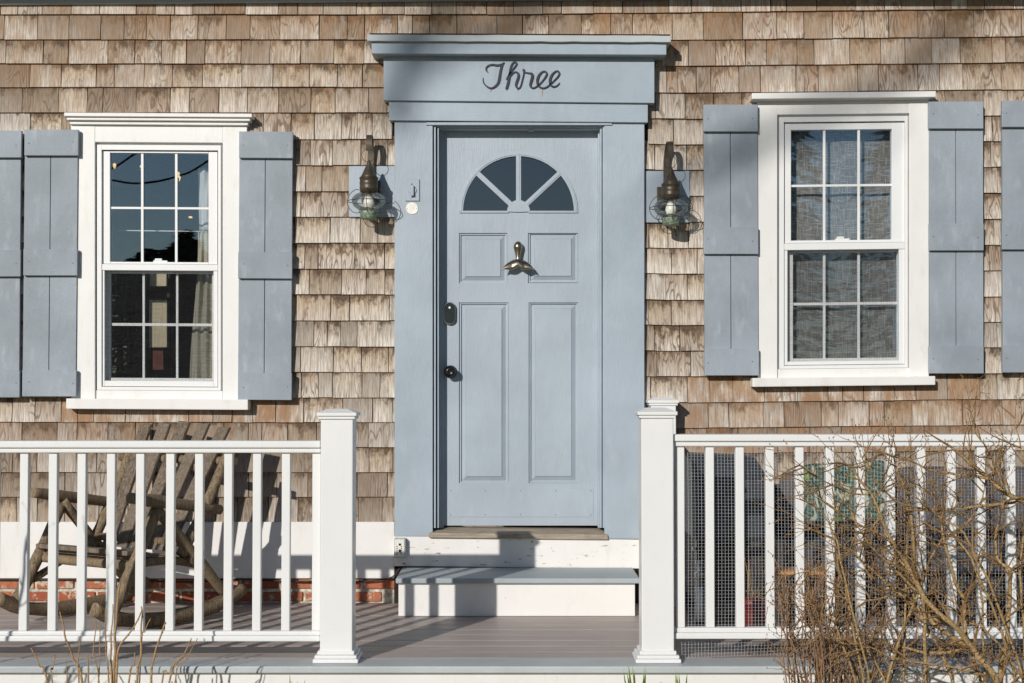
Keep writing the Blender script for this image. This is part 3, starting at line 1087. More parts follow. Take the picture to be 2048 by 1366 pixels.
for ang in (43, 90, 137):
    a = math.radians(ang)
    c, s = math.cos(a), math.sin(a)
    for hw, yf in ((4.9, YD - 0.0065), (2.2, YD - 0.0095)):
        pts = [(FX + 20 * c - hw * s, FY - 20 * s - hw * c), (FX + 113 * c - hw * s, FY - 113 * s - hw * c),
               (FX + 113 * c + hw * s, FY - 113 * s + hw * c), (FX + 20 * c + hw * s, FY - 20 * s + hw * c)]
        M().prism([P(x, y, yf) for x, y in pts], (0, 0.025, 0)).build('glazing_bar', MAT['door'], door)
for a0, a1 in ((1, 43), (43, 90), (90, 137), (137, 179)):
    pts = []
    for i in range(11):
        a = math.radians(a0 + (a1 - a0) * i / 10)
        pts.append(P(FX + 113 * math.cos(a), FY - 113 * math.sin(a), YD + 0.012))
    for i in range(10, -1, -1):
        a = math.radians(a0 + (a1 - a0) * i / 10)
        pts.append(P(FX + 20 * math.cos(a), FY - 20 * math.sin(a), YD + 0.012))
    m = M()
    n = 11
    q = pts
    m.add(q + [p + Vector((0, 0.004, 0)) for p in q],
          [(i, i + 1, 2 * n - 2 - i, 2 * n - 1 - i) for i in range(n - 1)] + [(22 + i, 22 + 2 * n - 1 - i, 22 + 2 * n - 2 - i, 22 + i + 1) for i in range(n - 1)])
    m.build('pane', MAT['fan_glass'], door)
# kick plate with nails
M().slab(896, 977, 1187, 1034, YD - 0.0025, YD + 0.0002).build('kick_plate', MAT['door'], door, 0.0008)
for yy in (981.5, 1029.5):
    for xx in (901.5, 971, 1041, 1111.5, 1182):
        M().lathe(P(xx, yy, YD - 0.0024), [(0.0028, 0), (0.002, 0.0012)], 8, 'y').build('nail', MAT['nail'], door)
# smart lock
kp = M()
c = P(899.5, 627, YD)
prof = []
for i in range(33):
    a = 2 * math.pi * i / 32
    x, z = math.cos(a) * 0.031, math.sin(a) * 0.031
    prof.append((x, z + (0.028 if z >= 0 else -0.028)))
def stadium(s, yf, d):
    return M().prism([c + Vector((x * s, yf, z * s)) for x, z in prof[:-1]], (0, d, 0))
stadium(1.0, -0.020, 0.0195).build('lock_body', MAT['black_metal'], door, 0.003)
stadium(0.97, -0.0215, 0.0014).build('lock_rim', MAT['chrome'], door)
stadium(0.935, -0.0236, 0.0015).build('lock_face', MAT['black_glass'], door)
M().lathe(c + Vector((0.000, -0.0237, 0.030)), [(0.0055, 0), (0.0055, 0.0008)], 14, 'y').build('lock_sensor', MAT['bulb'], door)
# knob with turned rings
c = P(901, 743.5, YD)
M().lathe(c, [(0.034, 0), (0.034, 0.006), (0.030, 0.010), (0.014, 0.012), (0.012, 0.030), (0.020, 0.036), (0.029, 0.046), (0.031, 0.056), (0.027, 0.064),
              (0.022, 0.066), (0.022, 0.070), (0.012, 0.072), (0.010, 0.069), (0.004, 0.069)], 26, 'y').build('door_knob', MAT['black_metal'], door)

# whale-tail knocker
kn = M()
c = P(1036, 484, YD)
S = 0.00262
back = [(0, 1.0, 6), (3, 6.4, 8), (9, 9.0, 10), (15, 8.4, 10), (23, 6.2, 11), (31, 4.7, 12), (37, 4.4, 13), (42, 5.4, 15)]
pr, rr_ = [], []
for dy, r, out in spline(back, 5):
    pr.append(c + Vector((0, -out * S, -dy * S)))
    rr_.append(max(r, .3) * S)
kn.tube(pr, rr_, 16, flat=0.9)
for sgn in (-1, 1):
    # fluke: tapering blade, thin at the trailing edge
    top, bot, fr, bk = [], [], [], []
    rows = spline([(-1, 36.0, 51.0, 4.6), (4, 35.5, 54.0, 4.8), (10, 37.0, 57.5, 4.6), (16, 40.0, 58.0, 3.8), (22, 44.5, 57.0, 2.8), (27, 49.5, 56.8, 1.6), (30, 54.0, 58.0, 0.6), (31, 57.0, 58.5, 0.3)], 3)
    vs, fs = [], []
    for x, yt, yb, th in rows:
        for t in range(10):
            a = 2 * math.pi * t / 10
            yy = (yt + yb) / 2 - math.cos(a) * (yb - yt) / 2
            zz = 14 + abs(x - 12) * 0.16 + (yy - 40) * 0.30 + math.sin(a) * th
            vs.append(c + Vector((sgn * x * S, -zz * S, -yy * S)))
    for i in range(len(rows) - 1):
        for t in range(10):
            fs.append((i * 10 + t, i * 10 + (t + 1) % 10, (i + 1) * 10 + (t + 1) % 10, (i + 1) * 10 + t))
    kn.add(vs, fs, True)
kn.lathe(c + Vector((0, 0, -0.045)), [(0.010, 0.0), (0.010, 0.04)], 12, 'y')
kn.build('knocker', MAT['pewter'], door, label='polished whale-tail knocker')

# threshold, board under it
shear(0.010, 1040)
th = M()
q0 = P(857, 1066, -0.062); q1 = P(1216, 1066, -0.062)
zt0, zt1 = q0.z, q1.z
zb_ = P(857, 1077.5, -0.062).z
xa, xb_ = P(880, 1060, 0.05).x, P(1203, 1060, 0.05).x
th.add([(q0.x, -0.066, zt0 - .004), (q1.x, -0.066, zt1 - .004), (xb_, 0.06, zt1 + 0.012), (xa, 0.06, zt0 + 0.012),
        (q0.x, -0.066, zb_), (q1.x, -0.066, zb_ - (zt0 - zt1)), (xb_, 0.10, zb_ - (zt0 - zt1)), (xa, 0.10, zb_),
        (xb_, 0.10, zt1 + 0.014), (xa, 0.10, zt0 + 0.014)],
       [(0, 1, 2, 3), (0, 4, 5, 1), (3, 2, 8, 9), (4, 7, 6, 5), (0, 3, 9, 7, 4), (1, 5, 6, 8, 2)])
th.build('threshold', MAT['sill_wood'], surround, 0.004, label='bare weathered wooden threshold')
M().quad([(788, 1074.5), (1281, 1077), (1281, 1135), (788, 1135)], -0.045, 0.0).build('apron_board', MAT['peel'], surround, 0.003, label='peeling white board under the threshold')
shear()
M().box(P(792, 0).x, P(1283, 0).x, -0.030, -0.0205, 0.0, P(1000, 1134).z).build('step_backing', MAT['sheath'], surround)

# ------------------------------------------------------------------ porch deck
YR = -1.64
xd0, xd1 = P(-330, 1300, -1.5).x, P(2420, 1300, -1.5).x
porch = thing('porch_deck', (0, -0.9, GZ), 'low porch deck of brown-grey boards with pale grey front edge', 'porch')
y = -0.006
bw, gp = 0.138, 0.006
while y - bw > -1.612:
    M().box(xd0, xd1, y - bw, y, -0.026, rr(-0.0008, 0.0)).build('deck_board', MAT['deck'], porch, 0.003)
    y -= bw + gp
if y > -1.60:
    M().box(xd0, xd1, -1.604, y, -0.026, -0.0003).build('deck_board', MAT['deck'], porch, 0.002)
M().box(xd0, xd1, -1.790, -1.609, -0.026, 0.003).build('edge_board', MAT['nosing'], porch, 0.006)
M().box(xd0, xd1, -1.762, -1.735, GZ, -0.0265).build('fascia', MAT['white_h'], porch, 0.002)
M().box(xd0 + .05, xd1 - .05, -1.72, -0.02, -0.10, -0.0275).build('joist_frame', MAT['sheath'], porch)

# ------------------------------------------------------------------ door step
step = thing('door_step', P(1034, 1230, -0.46), 'single step before the door with grey tread and white riser', 'step')
sx0, sx1 = P(797, 1200, -0.465).x, P(1270, 1200, -0.465).x
st_z = 0.161
M().box(sx0, sx1, -0.465, -0.44, 0.001, st_z).build('riser', MAT['white_h'], step, 0.002)
M().box(sx0 + .004, sx0 + .028, -0.4398, -0.06, 0.001, st_z).build('side_board', MAT['white'], step)
M().box(sx1 - .028, sx1 - .004, -0.4398, -0.06, 0.001, st_z).build('side_board', MAT['white'], step)
M().box(sx0 - .012, sx1 + .022, -0.492, -0.052, st_z + .0005, st_z + 0.026).build('tread', MAT['tread'], step, 0.005)

# ------------------------------------------------------------------ railings
def post(px, root, ytop, Y=YR, w=0.131, name='post'):
    c = P(px, 1000, Y)
    x = c.x
    h = w / 2
    ztop = P(px, ytop, Y - h).z
    g = part_root(name, (x, Y, 0.003), root)
    M().box(x - h, x + h, Y - h, Y + h, 0.0035, ztop - 0.022).build('post_sleeve', MAT['vinyl'], g, 0.004)
    cp = M()
    k = h * 1.24
    z0 = ztop - 0.0215
    cp.box(x - h * 1.13, x + h * 1.13, Y - h * 1.13, Y + h * 1.13, z0 - 0.012, z0)
    cp.box(x - k, x + k, Y - k, Y + k, z0 + .0005, z0 + 0.016)
    cp.add([(x - k * .9, Y - k * .9, z0 + .0165), (x + k * .9, Y - k * .9, z0 + .0165), (x + k * .9, Y + k * .9, z0 + .0165), (x - k * .9, Y + k * .9, z0 + .0165),
            (x - k * .5, Y - k * .5, z0 + .030), (x + k * .5, Y - k * .5, z0 + .030), (x + k * .5, Y + k * .5, z0 + .030), (x - k * .5, Y + k * .5, z0 + .030)],
           [(0, 1, 5, 4), (1, 2, 6, 5), (2, 3, 7, 6), (3, 0, 4, 7), (4, 5, 6, 7), (3, 2, 1, 0)])
    cp.build('post_cap', MAT['vinyl'], g, 0.003)
    bs = M()
    for s, za, zb2 in ((1.40, 0.0036, 0.020), (1.30, 0.0202, 0.034), (1.14, 0.0342, 0.050)):
        bs.box(x - h * s, x + h * s, Y - h * s, Y + h * s, za, zb2)
    bs.build('base_trim', MAT['vinyl'], g, 0.004)
    return g


def rail(root, xa, xb, z0, z1, Y, top):
    m = M()
    d = 0.045 if top else 0.030
    hh = z1 - z0
    if top:
        m.box(xa, xb, Y - d, Y + d, z0 + hh * 0.42, z1)
        m.box(xa, xb, Y - d * 0.72, Y + d * 0.72, z0, z0 + hh * 0.4199)
    else:
        m.box(xa, xb, Y - d * 0.8, Y + d * 0.8, z0 + hh * 0.55, z1)
        m.box(xa, xb, Y - d * 1.15, Y + d * 1.15, z0, z0 + hh * 0.5499)
    m.build('top_rail' if top else 'bottom_rail', MAT['vinyl'], root, 0.005)


def railing(label, xs, px_a, px_b, ytop0, ytop1, ybot0, ybot1, foot):
    root = thing('porch_railing', (P((px_a + px_b) / 2, 1100, YR).x, YR, 0.003), label, 'railing')
    xa, xb = P(px_a, 1000, YR).x, P(px_b, 1000, YR).x
    zt1, zt0 = P(0, ytop0, YR - .045).z, P(0, ytop1, YR - .035).z
    zb1, zb0 = P(0, ybot0, YR - .03).z, P(0, ybot1, YR - .03).z
    rail(root, xa, xb, zt0, zt1, YR, True)
    rail(root, xa, xb, zb0, zb1, YR, False)
    for px in xs:
        x = P(px, 1000, YR).x + rr(-.001, .001)
        hw = 0.0172
        M().box(x - hw, x + hw, YR - hw, YR + hw, zb1 + .0003, zt0 - .0003).build('baluster', MAT['vinyl'], root, 0.003)
    fx = P(foot, 1300, YR).x
    M().box(fx - .017, fx + .017, YR - .017, YR + .017, 0.0032, zb0 - .0003).build('foot_block', MAT['vinyl'], root, 0.002)
    return root, zb0, zt0


RL, zb0, zt0 = railing('white porch railing in front of the log rocking chair, with its end post', [-68, -9.5, 50, 108, 165, 223.5, 281.5, 341.5, 399.5, 457.5, 515.5, 573, 634],
                       -330, 643, 882, 906, 1263, 1283, 225)
post(677, RL, 822)
RR, zb0r, zt0r = railing('white porch railing backed with wire mesh, behind the leafless shrub, with its end post',
                         [1360, 1419, 1479, 1539, 1598, 1659, 1719.5, 1780, 1841, 1902, 1961, 2021, 2081, 2141], 1346, 2420, 869, 893, 1256, 1278, 1779)
post(1312, RR, 820)
# wire mesh behind the right railing: real wires
wm = M()
xw0, xw1 = P(1349, 1000, YR + .03).x, P(2150, 1000, YR + .03).x
pitch, wr_ = 0.0137, 0.00060
nx = int((xw1 - xw0) / pitch)
def wy(x, z):
    b = 0.022 + 0.004 * math.sin(x * 5.0)
    if z < zb0r: b += 0.06 * max(0, math.sin((x - xw0) * 2.2)) * (zb0r - z) / 0.1
    return YR + b
zlo, zhi = 0.006, zt0r + 0.012
ztop_m = P(0, 905, YR).z
for i in range(nx + 1):
    x = xw0 + i * pitch
    pts = [(x + 0.0012 * math.sin(z * 9 + x * 4), wy(x, z), z) for z in (zlo, 0.05, zb0r - 0.005, zb0r + 0.06, 0.35, 0.6, ztop_m)]
    wm.tube(pts, wr_, 3, caps=False, smooth=False)
zz = zlo
while zz < ztop_m:
    pts = [(x, wy(x, zz) - 0.001, zz + 0.0018 * math.sin(x * 6 + zz * 5) + (0.010 * math.sin((x - xw0) * 2.2) if zz < zb0r else 0)) for x in [xw0 + (xw1 - xw0) * j / 22 for j in range(23)]]
    wm.tube(pts, wr_, 3, caps=False, smooth=False)
    zz += pitch
wm.build('wire_mesh', MAT['mesh_wire'], RR, kind='stuff')
# side railing running back to the house behind the right front post
SR = thing('side_railing', (0.70, -0.8, 0.0), 'white side railing running back from the front post to the house wall', 'railing')
post(1325, SR, 798, -0.085, 0.128, 'wall_post')
pA = Vector((P(1312, 1000, YR).x + 0.03, YR + .09, 0))
pB = Vector((P(1325, 1000, -0.085).x, -0.16, 0))
d = (pB - pA)
nrm = Vector((-d.y, d.x, 0)).normalized()
for z0, z1, hw, nm in ((zt0, zt0 + 0.046, 0.034, 'top_rail'), (zb0, zb0 + 0.036, 0.022, 'bottom_rail')):
    m = M()
    m.hexa([pA - nrm * hw + Vector((0, 0, z1)), pB - nrm * hw + Vector((0, 0, z1)), pB - nrm * hw + Vector((0, 0, z0)), pA - nrm * hw + Vector((0, 0, z0)),
            pA + nrm * hw + Vector((0, 0, z1)), pB + nrm * hw + Vector((0, 0, z1)), pB + nrm * hw + Vector((0, 0, z0)), pA + nrm * hw + Vector((0, 0, z0))])
    m.build(nm, MAT['vinyl'], SR, 0.003)
for i in range(11):
    p = pA + d * ((i + .5) / 11)
    M().box(p.x - .017, p.x + .017, p.y - .017, p.y + .017, zb0 + .0363, zt0 - .0003).build('baluster', MAT['vinyl'], SR)

# ------------------------------------------------------------------ wall lanterns
def lantern(px, y0, label, side):
    """axis at px, top of the hook at y0 (px)"""
    YL = -0.150
    s = (YL + DIST) / F_PX
    ax = P(px, y0, YL)
    def z(dy): return ax.z - dy * s
    root = thing('wall_lantern', (ax.x, -0.03, z(171)), label, 'lantern', 'onion lanterns beside the door')
    bk = M()
    bx = ax.x + side * 0.012
    bk.box(bx - 0.048, bx + 0.048, -0.050, -0.0215, z(132), z(88))
    bk.build('backplate', MAT['bronze'], root, 0.003)
    arm = M()
    arm.box(bx - 0.014, bx + 0.014, YL, -0.0503, z(112), z(100))
    arm.build('arm', MAT['bronze'], root, 0.002)
    # flat strap: up from the plate, over, and down to the ring
    pts = [(bx, -0.046, z(90)), (bx, -0.046, z(40)), (bx - side * .004, -0.055, z(18)), (bx - side * .008, -0.080, z(4)), (ax.x, -0.110, z(0)), (ax.x, -0.138, z(5)), (ax.x, -0.150, z(18)), (ax.x, -0.148, z(34))]
    pts = spline(pts, 5)
    m = M()
    vs, fs = [], []
    for i, p in enumerate(pts):
        q = Vector(pts[min(i + 1, len(pts) - 1)]) - Vector(pts[max(i - 1, 0)])
        nn = Vector((0, -q.z, q.y)).normalized() * 0.0022
        pv = Vector(p)
        hw = Vector((0.0155, 0, 0))
        vs += [pv - hw - nn, pv + hw - nn, pv + hw + nn, pv - hw + nn]
    for i in range(len(pts) - 1):
        for k in range(4):
            fs.append((i * 4 + k, i * 4 + (k + 1) % 4, i * 4 + 4 + (k + 1) % 4, i * 4 + 4 + k))
    fs += [(3, 2, 1, 0), tuple(len(vs) - 4 + k for k in range(4))]
    m.add(vs, fs)
    m.build('bracket', MAT['bronze'], root)
    M().ring((ax.x - 0.004, YL, z(43)), 13.2 * s, 0.0016, 'y', sx=0.98).build('hanging_ring', MAT['wire'], root)
    c0 = (ax.x, YL, ax.z)
    def L(prof, name, mat, caps=True):
        return M().lathe(c0, [(r * s, -h * s) for r, h in prof], 28, caps=caps).build(name, MAT[mat], root)
    L([(1.5, 53), (3.2, 55), (3.8, 57), (6, 64), (11, 75), (15, 84), (18.2, 88)], 'cap', 'bronze')
    L([(19.3, 88.2), (19.3, 90.5), (18.4, 91), (18.4, 98), (19.0, 99.5), (18.4, 101), (18.4, 108), (18.9, 109), (18.2, 111), (17.6, 118)], 'collar', 'bronze')
    for q in (-.55, .55):
        a = q
        M().lathe((ax.x + math.sin(a) * 18.4 * s, YL - math.cos(a) * 18.4 * s, z(98)), [(0.0022, 0), (0.0022, 0.0016)], 8, 'y').build('vent_hole', MAT['black_line'], root)
    prof = [(17.0, 117), (22, 119.5), (28, 123), (32.3, 128), (34.2, 134), (33.4, 140), (30, 146), (24, 151), (17.8, 154.5), (16.6, 157)]
    L([(r, h) for r, h in spline(prof, 2)], 'globe', 'globe', False)
    L([(2.5, 118), (5.5, 121), (8.0, 128), (10.8, 136), (11.2, 141), (9.5, 147), (6, 152), (6, 158)], 'bulb', 'bulb')
    L([(16.9, 155), (17.4, 157), (17.0, 161), (17.6, 163), (16.7, 166), (17.2, 170.5), (14, 171.4)], 'base', 'patina')
    g = M()
    g.ring((ax.x, YL, z(136)), 43.0 * s, 0.0019, 'z', 40)
    prof = [(18.6, 113), (26, 112), (35, 118), (41, 127), (43.2, 136), (41, 146), (34, 155.5), (26, 159), (17.6, 158)]
    for a in (math.radians(t) for t in (0, 90, 180, 270)):
        pts = [(ax.x + math.cos(a) * r * s, YL + math.sin(a) * r * s, ax.z - h * s) for r, h in spline(prof, 4)]
        g.tube(pts, 0.0018, 5)
    g.build('wire_guard', MAT['wire'], root)
    return root


shear(0)
M().slab(698, 332, 789.5, 434, -0.021, -0.002).build('mounting_board', MAT['blue'], house, 0.002)
M().slab(1289.5, 342, 1379, 445, -0.021, -0.002).build('mounting_board', MAT['blue'], house, 0.002)
lantern(738, 268, 'bronze onion lantern beside the switch plate, wire cage over its glass globe', 0.0)
lantern(1341.5, 281, 'bronze onion lantern between the door casing and the right window shutter', -1.0)

# small fittings on the casing
sp = thing('switch_plate', P(824, 402, -0.05), 'painted switch cover plate on the door casing above the round badge', 'switch')
M().slab(810, 358, 839, 402, -0.0585, -0.0505).build('plate', MAT['blue'], sp, 0.003)
c = P(825, 381, -0.0585)
M().lathe(c, [(0.021, 0), (0.021, 0.003), (0.018, 0.006)], 22, 'y').build('boss', MAT['blue'], sp)
M().box(c.x - .0085, c.x + .0085, -0.0785, -0.0646, c.z - .030, c.z + .026).build('toggle', MAT['blue'], sp, 0.004)
for dz in (0.033, -0.036):
    M().lathe((c.x - .003, -0.0586, c.z + dz), [(0.0042, 0), (0.003, 0.0015)], 10, 'y').build('screw', MAT['nail'], sp)
bd = thing('round_badge', P(824, 429, -0.05), 'small round worn white metal badge nailed below the switch plate', 'badge')
M().lathe(P(824, 416.5, -0.0502), [(0.0315, 0), (0.0315, 0.0025), (0.0295, 0.0030), (0.0285, 0.0022)], 28, 'y').build('disc', MAT['badge'], bd)
for sgn in (-1, 1):
    M().lathe(P(824 + sgn * 9.6, 417.5, -0.0525), [(0.0022, 0), (0.0018, 0.001)], 8, 'y').build('rivet', MAT['nail'], bd)
for k in range(3):
    M().slab(818 + k, 411 + k * 3.2, 830 - k, 411.5 + k * 3.2, -0.0528, -0.0524).build('worn_line', MAT['lockbox'], bd)
kb = thing('key_lock_box', P(799, 1117, -0.05), 'small grey push-button key box on the white board left of the threshold', 'key box')
M().slab(788, 1077, 811, 1116, -0.090, -0.0455).build('box', MAT['lockbox'], kb, 0.004)
M().slab(789.5, 1079, 808.5, 1113, -0.0925, -0.0902).build('face_plate', MAT['badge'], kb, 0.001)
M().slab(797.5, 1087, 801.5, 1091, -0.096, -0.0926).build('latch', MAT['black_metal'], kb)
M().slab(797.5, 1099, 801.5, 1105, -0.096, -0.0926).build('latch', MAT['black_metal'], kb)
for k in range(5):
    for xx in (794, 802.8):
        M().lathe(P(xx, 1093.5 + k * 3.9, -0.0926), [(0.0030, 0), (0.0026, 0.002)], 8, 'y').build('button', MAT['black_metal'], kb)
# cable along the foot of the wall
cb = M()
pts = [P(x, y, yy) for x, y, yy in ((-60, 1160, -.03), (180, 1159, -.035), (380, 1164, -.035), (470, 1158, -.04), (560, 1162, -.04), (700, 1164, -.045), (770, 1158, -.05), (790, 1150, -.055), (799, 1138, -.055), (830, 1135.5, -.05), (1000, 1138, -.05), (1272, 1140, -.05))]
cb.tube(spline([tuple(p) for p in pts], 6), 0.0045, 6)
cb.build('black_cable', MAT['cable'], None, label='thin black cable running along the foot of the wall over the step', cat='cable')

# ------------------------------------------------------------------ rocking chair
rc = thing('rocking_chair', (-1.80, -0.6, 0.0), 'weathered log rocking chair with slatted back behind the railing', 'rocking chair')
A_R, A_L = Vector((-1.575, -0.73, 0)), Vector((-2.120, -0.38, 0))   # rocker contact points: right/near, left/far
fwd = Vector((-0.54, -0.84, 0)).normalized()
mid = (A_R + A_L) / 2
wid = (A_R - A_L)
half = wid / 2
def CH(f, w, z):                 # chair frame: forward, across (-1 far .. 1 near), up
    return mid + fwd * f + half * w + Vector((0, 0, z))
def log(pts, rs, name, n=10, mat='log'):
    m = M()
    pp = spline([tuple(p) + (r,) for p, r in zip(pts, rs)], 4)
    seed = rr(0, 50)
    m.tube([p[:3] for p in pp], [p[3] * 0.80 * (1 + 0.20 * mnoise.noise(Vector((p[0] * 9 + seed, p[1] * 9, p[2] * 9)))) for p in pp], n)
    return m.build(name, MAT[mat], rc)
for w in (-1, 1):
    log([CH(0.50, w, 0.135), CH(0.36, w, 0.075), CH(0.18, w, 0.045), CH(0, w, 0.040), CH(-0.18, w, 0.048), CH(-0.34, w, 0.078), CH(-0.45, w, 0.118)],
        [0.040, 0.042, 0.042, 0.042, 0.042, 0.042, 0.038], 'rocker')
    log([CH(0.40, w, 0.090), CH(0.27, w, 0.30), CH(0.13, w, 0.545)], [0.036, 0.036, 0.033], 'front_leg')
    log([CH(-0.335, w, 0.100), CH(-0.11, w, 0.32), CH(0.13, w * .97, 0.560)], [0.034, 0.034, 0.030], 'rear_leg')
    log([CH(0.30, w * 1.02, 0.612), CH(0.12, w * 1.02, 0.585), CH(-0.28, w * 1.02, 0.520)], [0.036, 0.036, 0.032], 'arm')
    log([CH(-0.04, w * 0.96, 0.32), CH(-0.20, w * 1.0, 0.56), CH(-0.335, w * 1.04, 0.80)], [0.033, 0.034, 0.030], 'back_post')
    log([CH(0.26, w * .92, 0.305), CH(0, w * .92, 0.300), CH(-0.22, w * .92, 0.25)], [0.026, 0.026, 0.024], 'seat_rail')
log([CH(0.25, -1.05, 0.300), CH(0.25, 0, 0.298), CH(0.25, 1.05, 0.300)], [0.027, 0.028, 0.027], 'stretcher')
log([CH(-0.10, -1.05, 0.292), CH(-0.10, 1.05, 0.292)], [0.024, 0.024], 'stretcher')
log([CH(0.30, -1.0, 0.20), CH(0.02, -0.96, 0.315)], [0.022, 0.020], 'brace')
log([CH(-0.315, -1.22, 0.755), CH(-0.315, 1.22, 0.755)], [0.026, 0.026], 'back_rail')
log([CH(-0.075, -1.0, 0.375), CH(-0.075, 1.0, 0.375)], [0.024, 0.024], 'back_rail')
for k in range(8):               # seat slats run across
    f = 0.27 - k * 0.052
    zs = 0.348 - 0.010 * k - (0.012 if k in (1, 4) else 0)
    m = M()
    hw = 0.022 + rr(-.003, .003)
    a, b = -0.93 + rr(-.04, .04), 0.93 + rr(-.04, .04)
    m.hexa([CH(f + hw, a, zs + .022), CH(f + hw, b, zs + .022), CH(f + hw, b, zs), CH(f + hw, a, zs), CH(f - hw, a, zs + .022), CH(f - hw, b, zs + .022), CH(f - hw, b, zs), CH(f - hw, a, zs)])
    m.build('seat_slat', MAT['log_slat'], rc, 0.004)
for k in range(5):               # back slats, fanned
    u = (k - 2) / 2.0
    wb, wt = u * 0.60, u * 0.84
    hb, ht = 0.112, 0.118
    top = 0.945 - 0.022 * u * u + rr(-.006, .006)
    yb2, yt2 = -0.040, -0.360
    m = M()
    th_ = Vector((0, 0, 0)) - fwd * 0.022
    tl, tr = CH(yt2, wt - ht, top + rr(-.008, .008)), CH(yt2, wt + ht, top + rr(-.008, .008))
    br, bl = CH(yb2, wb + hb, 0.335), CH(yb2, wb - hb, 0.335)
    m.hexa([tl, tr, br, bl] + [q + th_ for q in (tl, tr, br, bl)])
    m.build('back_slat', MAT['log_slat'], rc, 0.004)

# ------------------------------------------------------------------ things behind the right railing
def cushion(x0, x1, y0, y1, z0, z1, name, mat, parent, puff=0.03, tilt=0.0, **kw):
    """rounded pillow-like box"""
    m = M()
    n = 10
    cx, cy, cz = (x0 + x1) / 2, (y0 + y1) / 2, (z0 + z1) / 2
    hx, hy, hz = (x1 - x0) / 2, (y1 - y0) / 2, (z1 - z0) / 2
    vs, fs = [], []
    idx = {}
    def vert(p):
        key = tuple(round(c, 5) for c in p)
        if key not in idx:
            x, y, z = p
            l = max(abs(x), abs(y), abs(z))
            q = Vector(p)
            e = 5.0
            nrm = (abs(x) ** e + abs(y) ** e + abs(z) ** e) ** (1 / e)
            q = q / nrm
            bul = 1 + puff * mnoise.noise(Vector((x * 1.7 + cx, y * 1.7, z * 1.7 + cz)))
            v = Vector((cx + q.x * hx * bul, cy + q.y * hy * bul + tilt * q.z * hz, cz + q.z * hz * bul))
            idx[key] = len(vs)
            vs.append(v)
        return idx[key]
    for axis in range(3):
        for s in (-1, 1):
            for i in range(n):
                for j in range(n):
                    c4 = []
                    for di, dj in ((0, 0), (1, 0), (1, 1), (0, 1)):
                        a, b = -1 + 2 * (i + di) / n, -1 + 2 * (j + dj) / n
                        p = [0, 0, 0]
                        p[axis] = s
                        p[(axis + 1) % 3] = a
                        p[(axis + 2) % 3] = b
                        c4.append(vert(p))
                    fs.append(tuple(c4))
    m.add(vs, fs, True)
    return m.build(name, MAT[mat], parent, **kw)


# sofa
so = thing('outdoor_sofa', (2.3, -0.6, 0.0), 'dark framed outdoor sofa with taupe cushions behind the mesh-backed railing', 'sofa')
sxa, sxb = P(1552, 1000, -0.5).x, P(2240, 1000, -0.5).x
nb = 3
wsec = (sxb - sxa - 0.1) / nb
for i in range(nb):
    a = sxa + 0.05 + i * wsec
    cushion(a + .006, a + wsec - .006, -0.37, -0.19, 0.36, 0.70 + rr(-.012, .012), 'back_cushion', 'cushion', so, 0.05, 0.12)
    cushion(a + .004, a + wsec - .004, -0.90, -0.36, 0.245, 0.385, 'seat_cushion', 'cushion', so, 0.04)
M().box(sxa, sxb, -0.90, -0.12, 0.16, 0.24).build('seat_frame', MAT['frame_dark'], so, 0.006)
M().box(sxa, sxb, -0.168, -0.12, 0.24, 0.62).build('back_frame', MAT['frame_dark'], so, 0.006)
M().box(sxa - .07, sxa - .003, -0.92, -0.12, 0.0, 0.40).build('side_frame', MAT['frame_dark'], so, 0.008)
M().box(sxb + .003, sxb + .07, -0.92, -0.12, 0.0, 0.40).build('side_frame', MAT['frame_dark'], so, 0.008)
for x in (sxa + .03, (sxa + sxb) / 2, sxb - .03):
    for yy in (-0.87, -0.18):
        M().box(x - .02, x + .02, yy - .02, yy + .02, 0.0, 0.1598).build('leg', MAT['frame_dark'], so)
c = P(1655, 988, -0.46)
pl = cushion(c.x - .15, c.x + .15, -0.49, -0.395, c.z - .145, c.z + .145, 'throw_pillow', 'palm', None, 0.10, 0.12,
             label='green palm-leaf pillow at the end of the taupe sofa', cat='pillow')
c = P(1738, 986, -0.46)
pl = cushion(c.x - .10, c.x + .11, -0.50, -0.405, c.z - .15, c.z + .155, 'throw_pillow', 'palm', None, 0.10, 0.14,
             label='darker green leaf-print pillow leaning next to the first one on the sofa', cat='pillow')
c = P(1826, 1090, -0.9)
cushion(c.x - .16, c.x + .16, -0.80, -0.50, 0.388, 0.47, 'folded_blanket', 'cushion', None, 0.2, 0.0, label='grey blanket folded on the sofa seat', cat='blanket')
# side table
tb = thing('side_table', (P(1600, 1146, -1.05).x, -1.02, 0), 'small orange wooden table before the sofa, behind the mesh', 'table')
tx0, tx1 = P(1556, 1146, -1.1).x, P(1646, 1146, -1.1).x
tz = P(1600, 1142, -1.12).z
M().box(tx0, tx1, -1.13, -0.95, tz - .018, tz).build('table_top', MAT['oak'], tb, 0.003)
for x in (tx0 + .02, tx1 - .02):
    for yy in (-1.11, -0.97):
        M().box(x - .012, x + .012, yy - .012, yy + .012, 0.0, tz - .0184).build('leg', MAT['frame_dark'], tb)
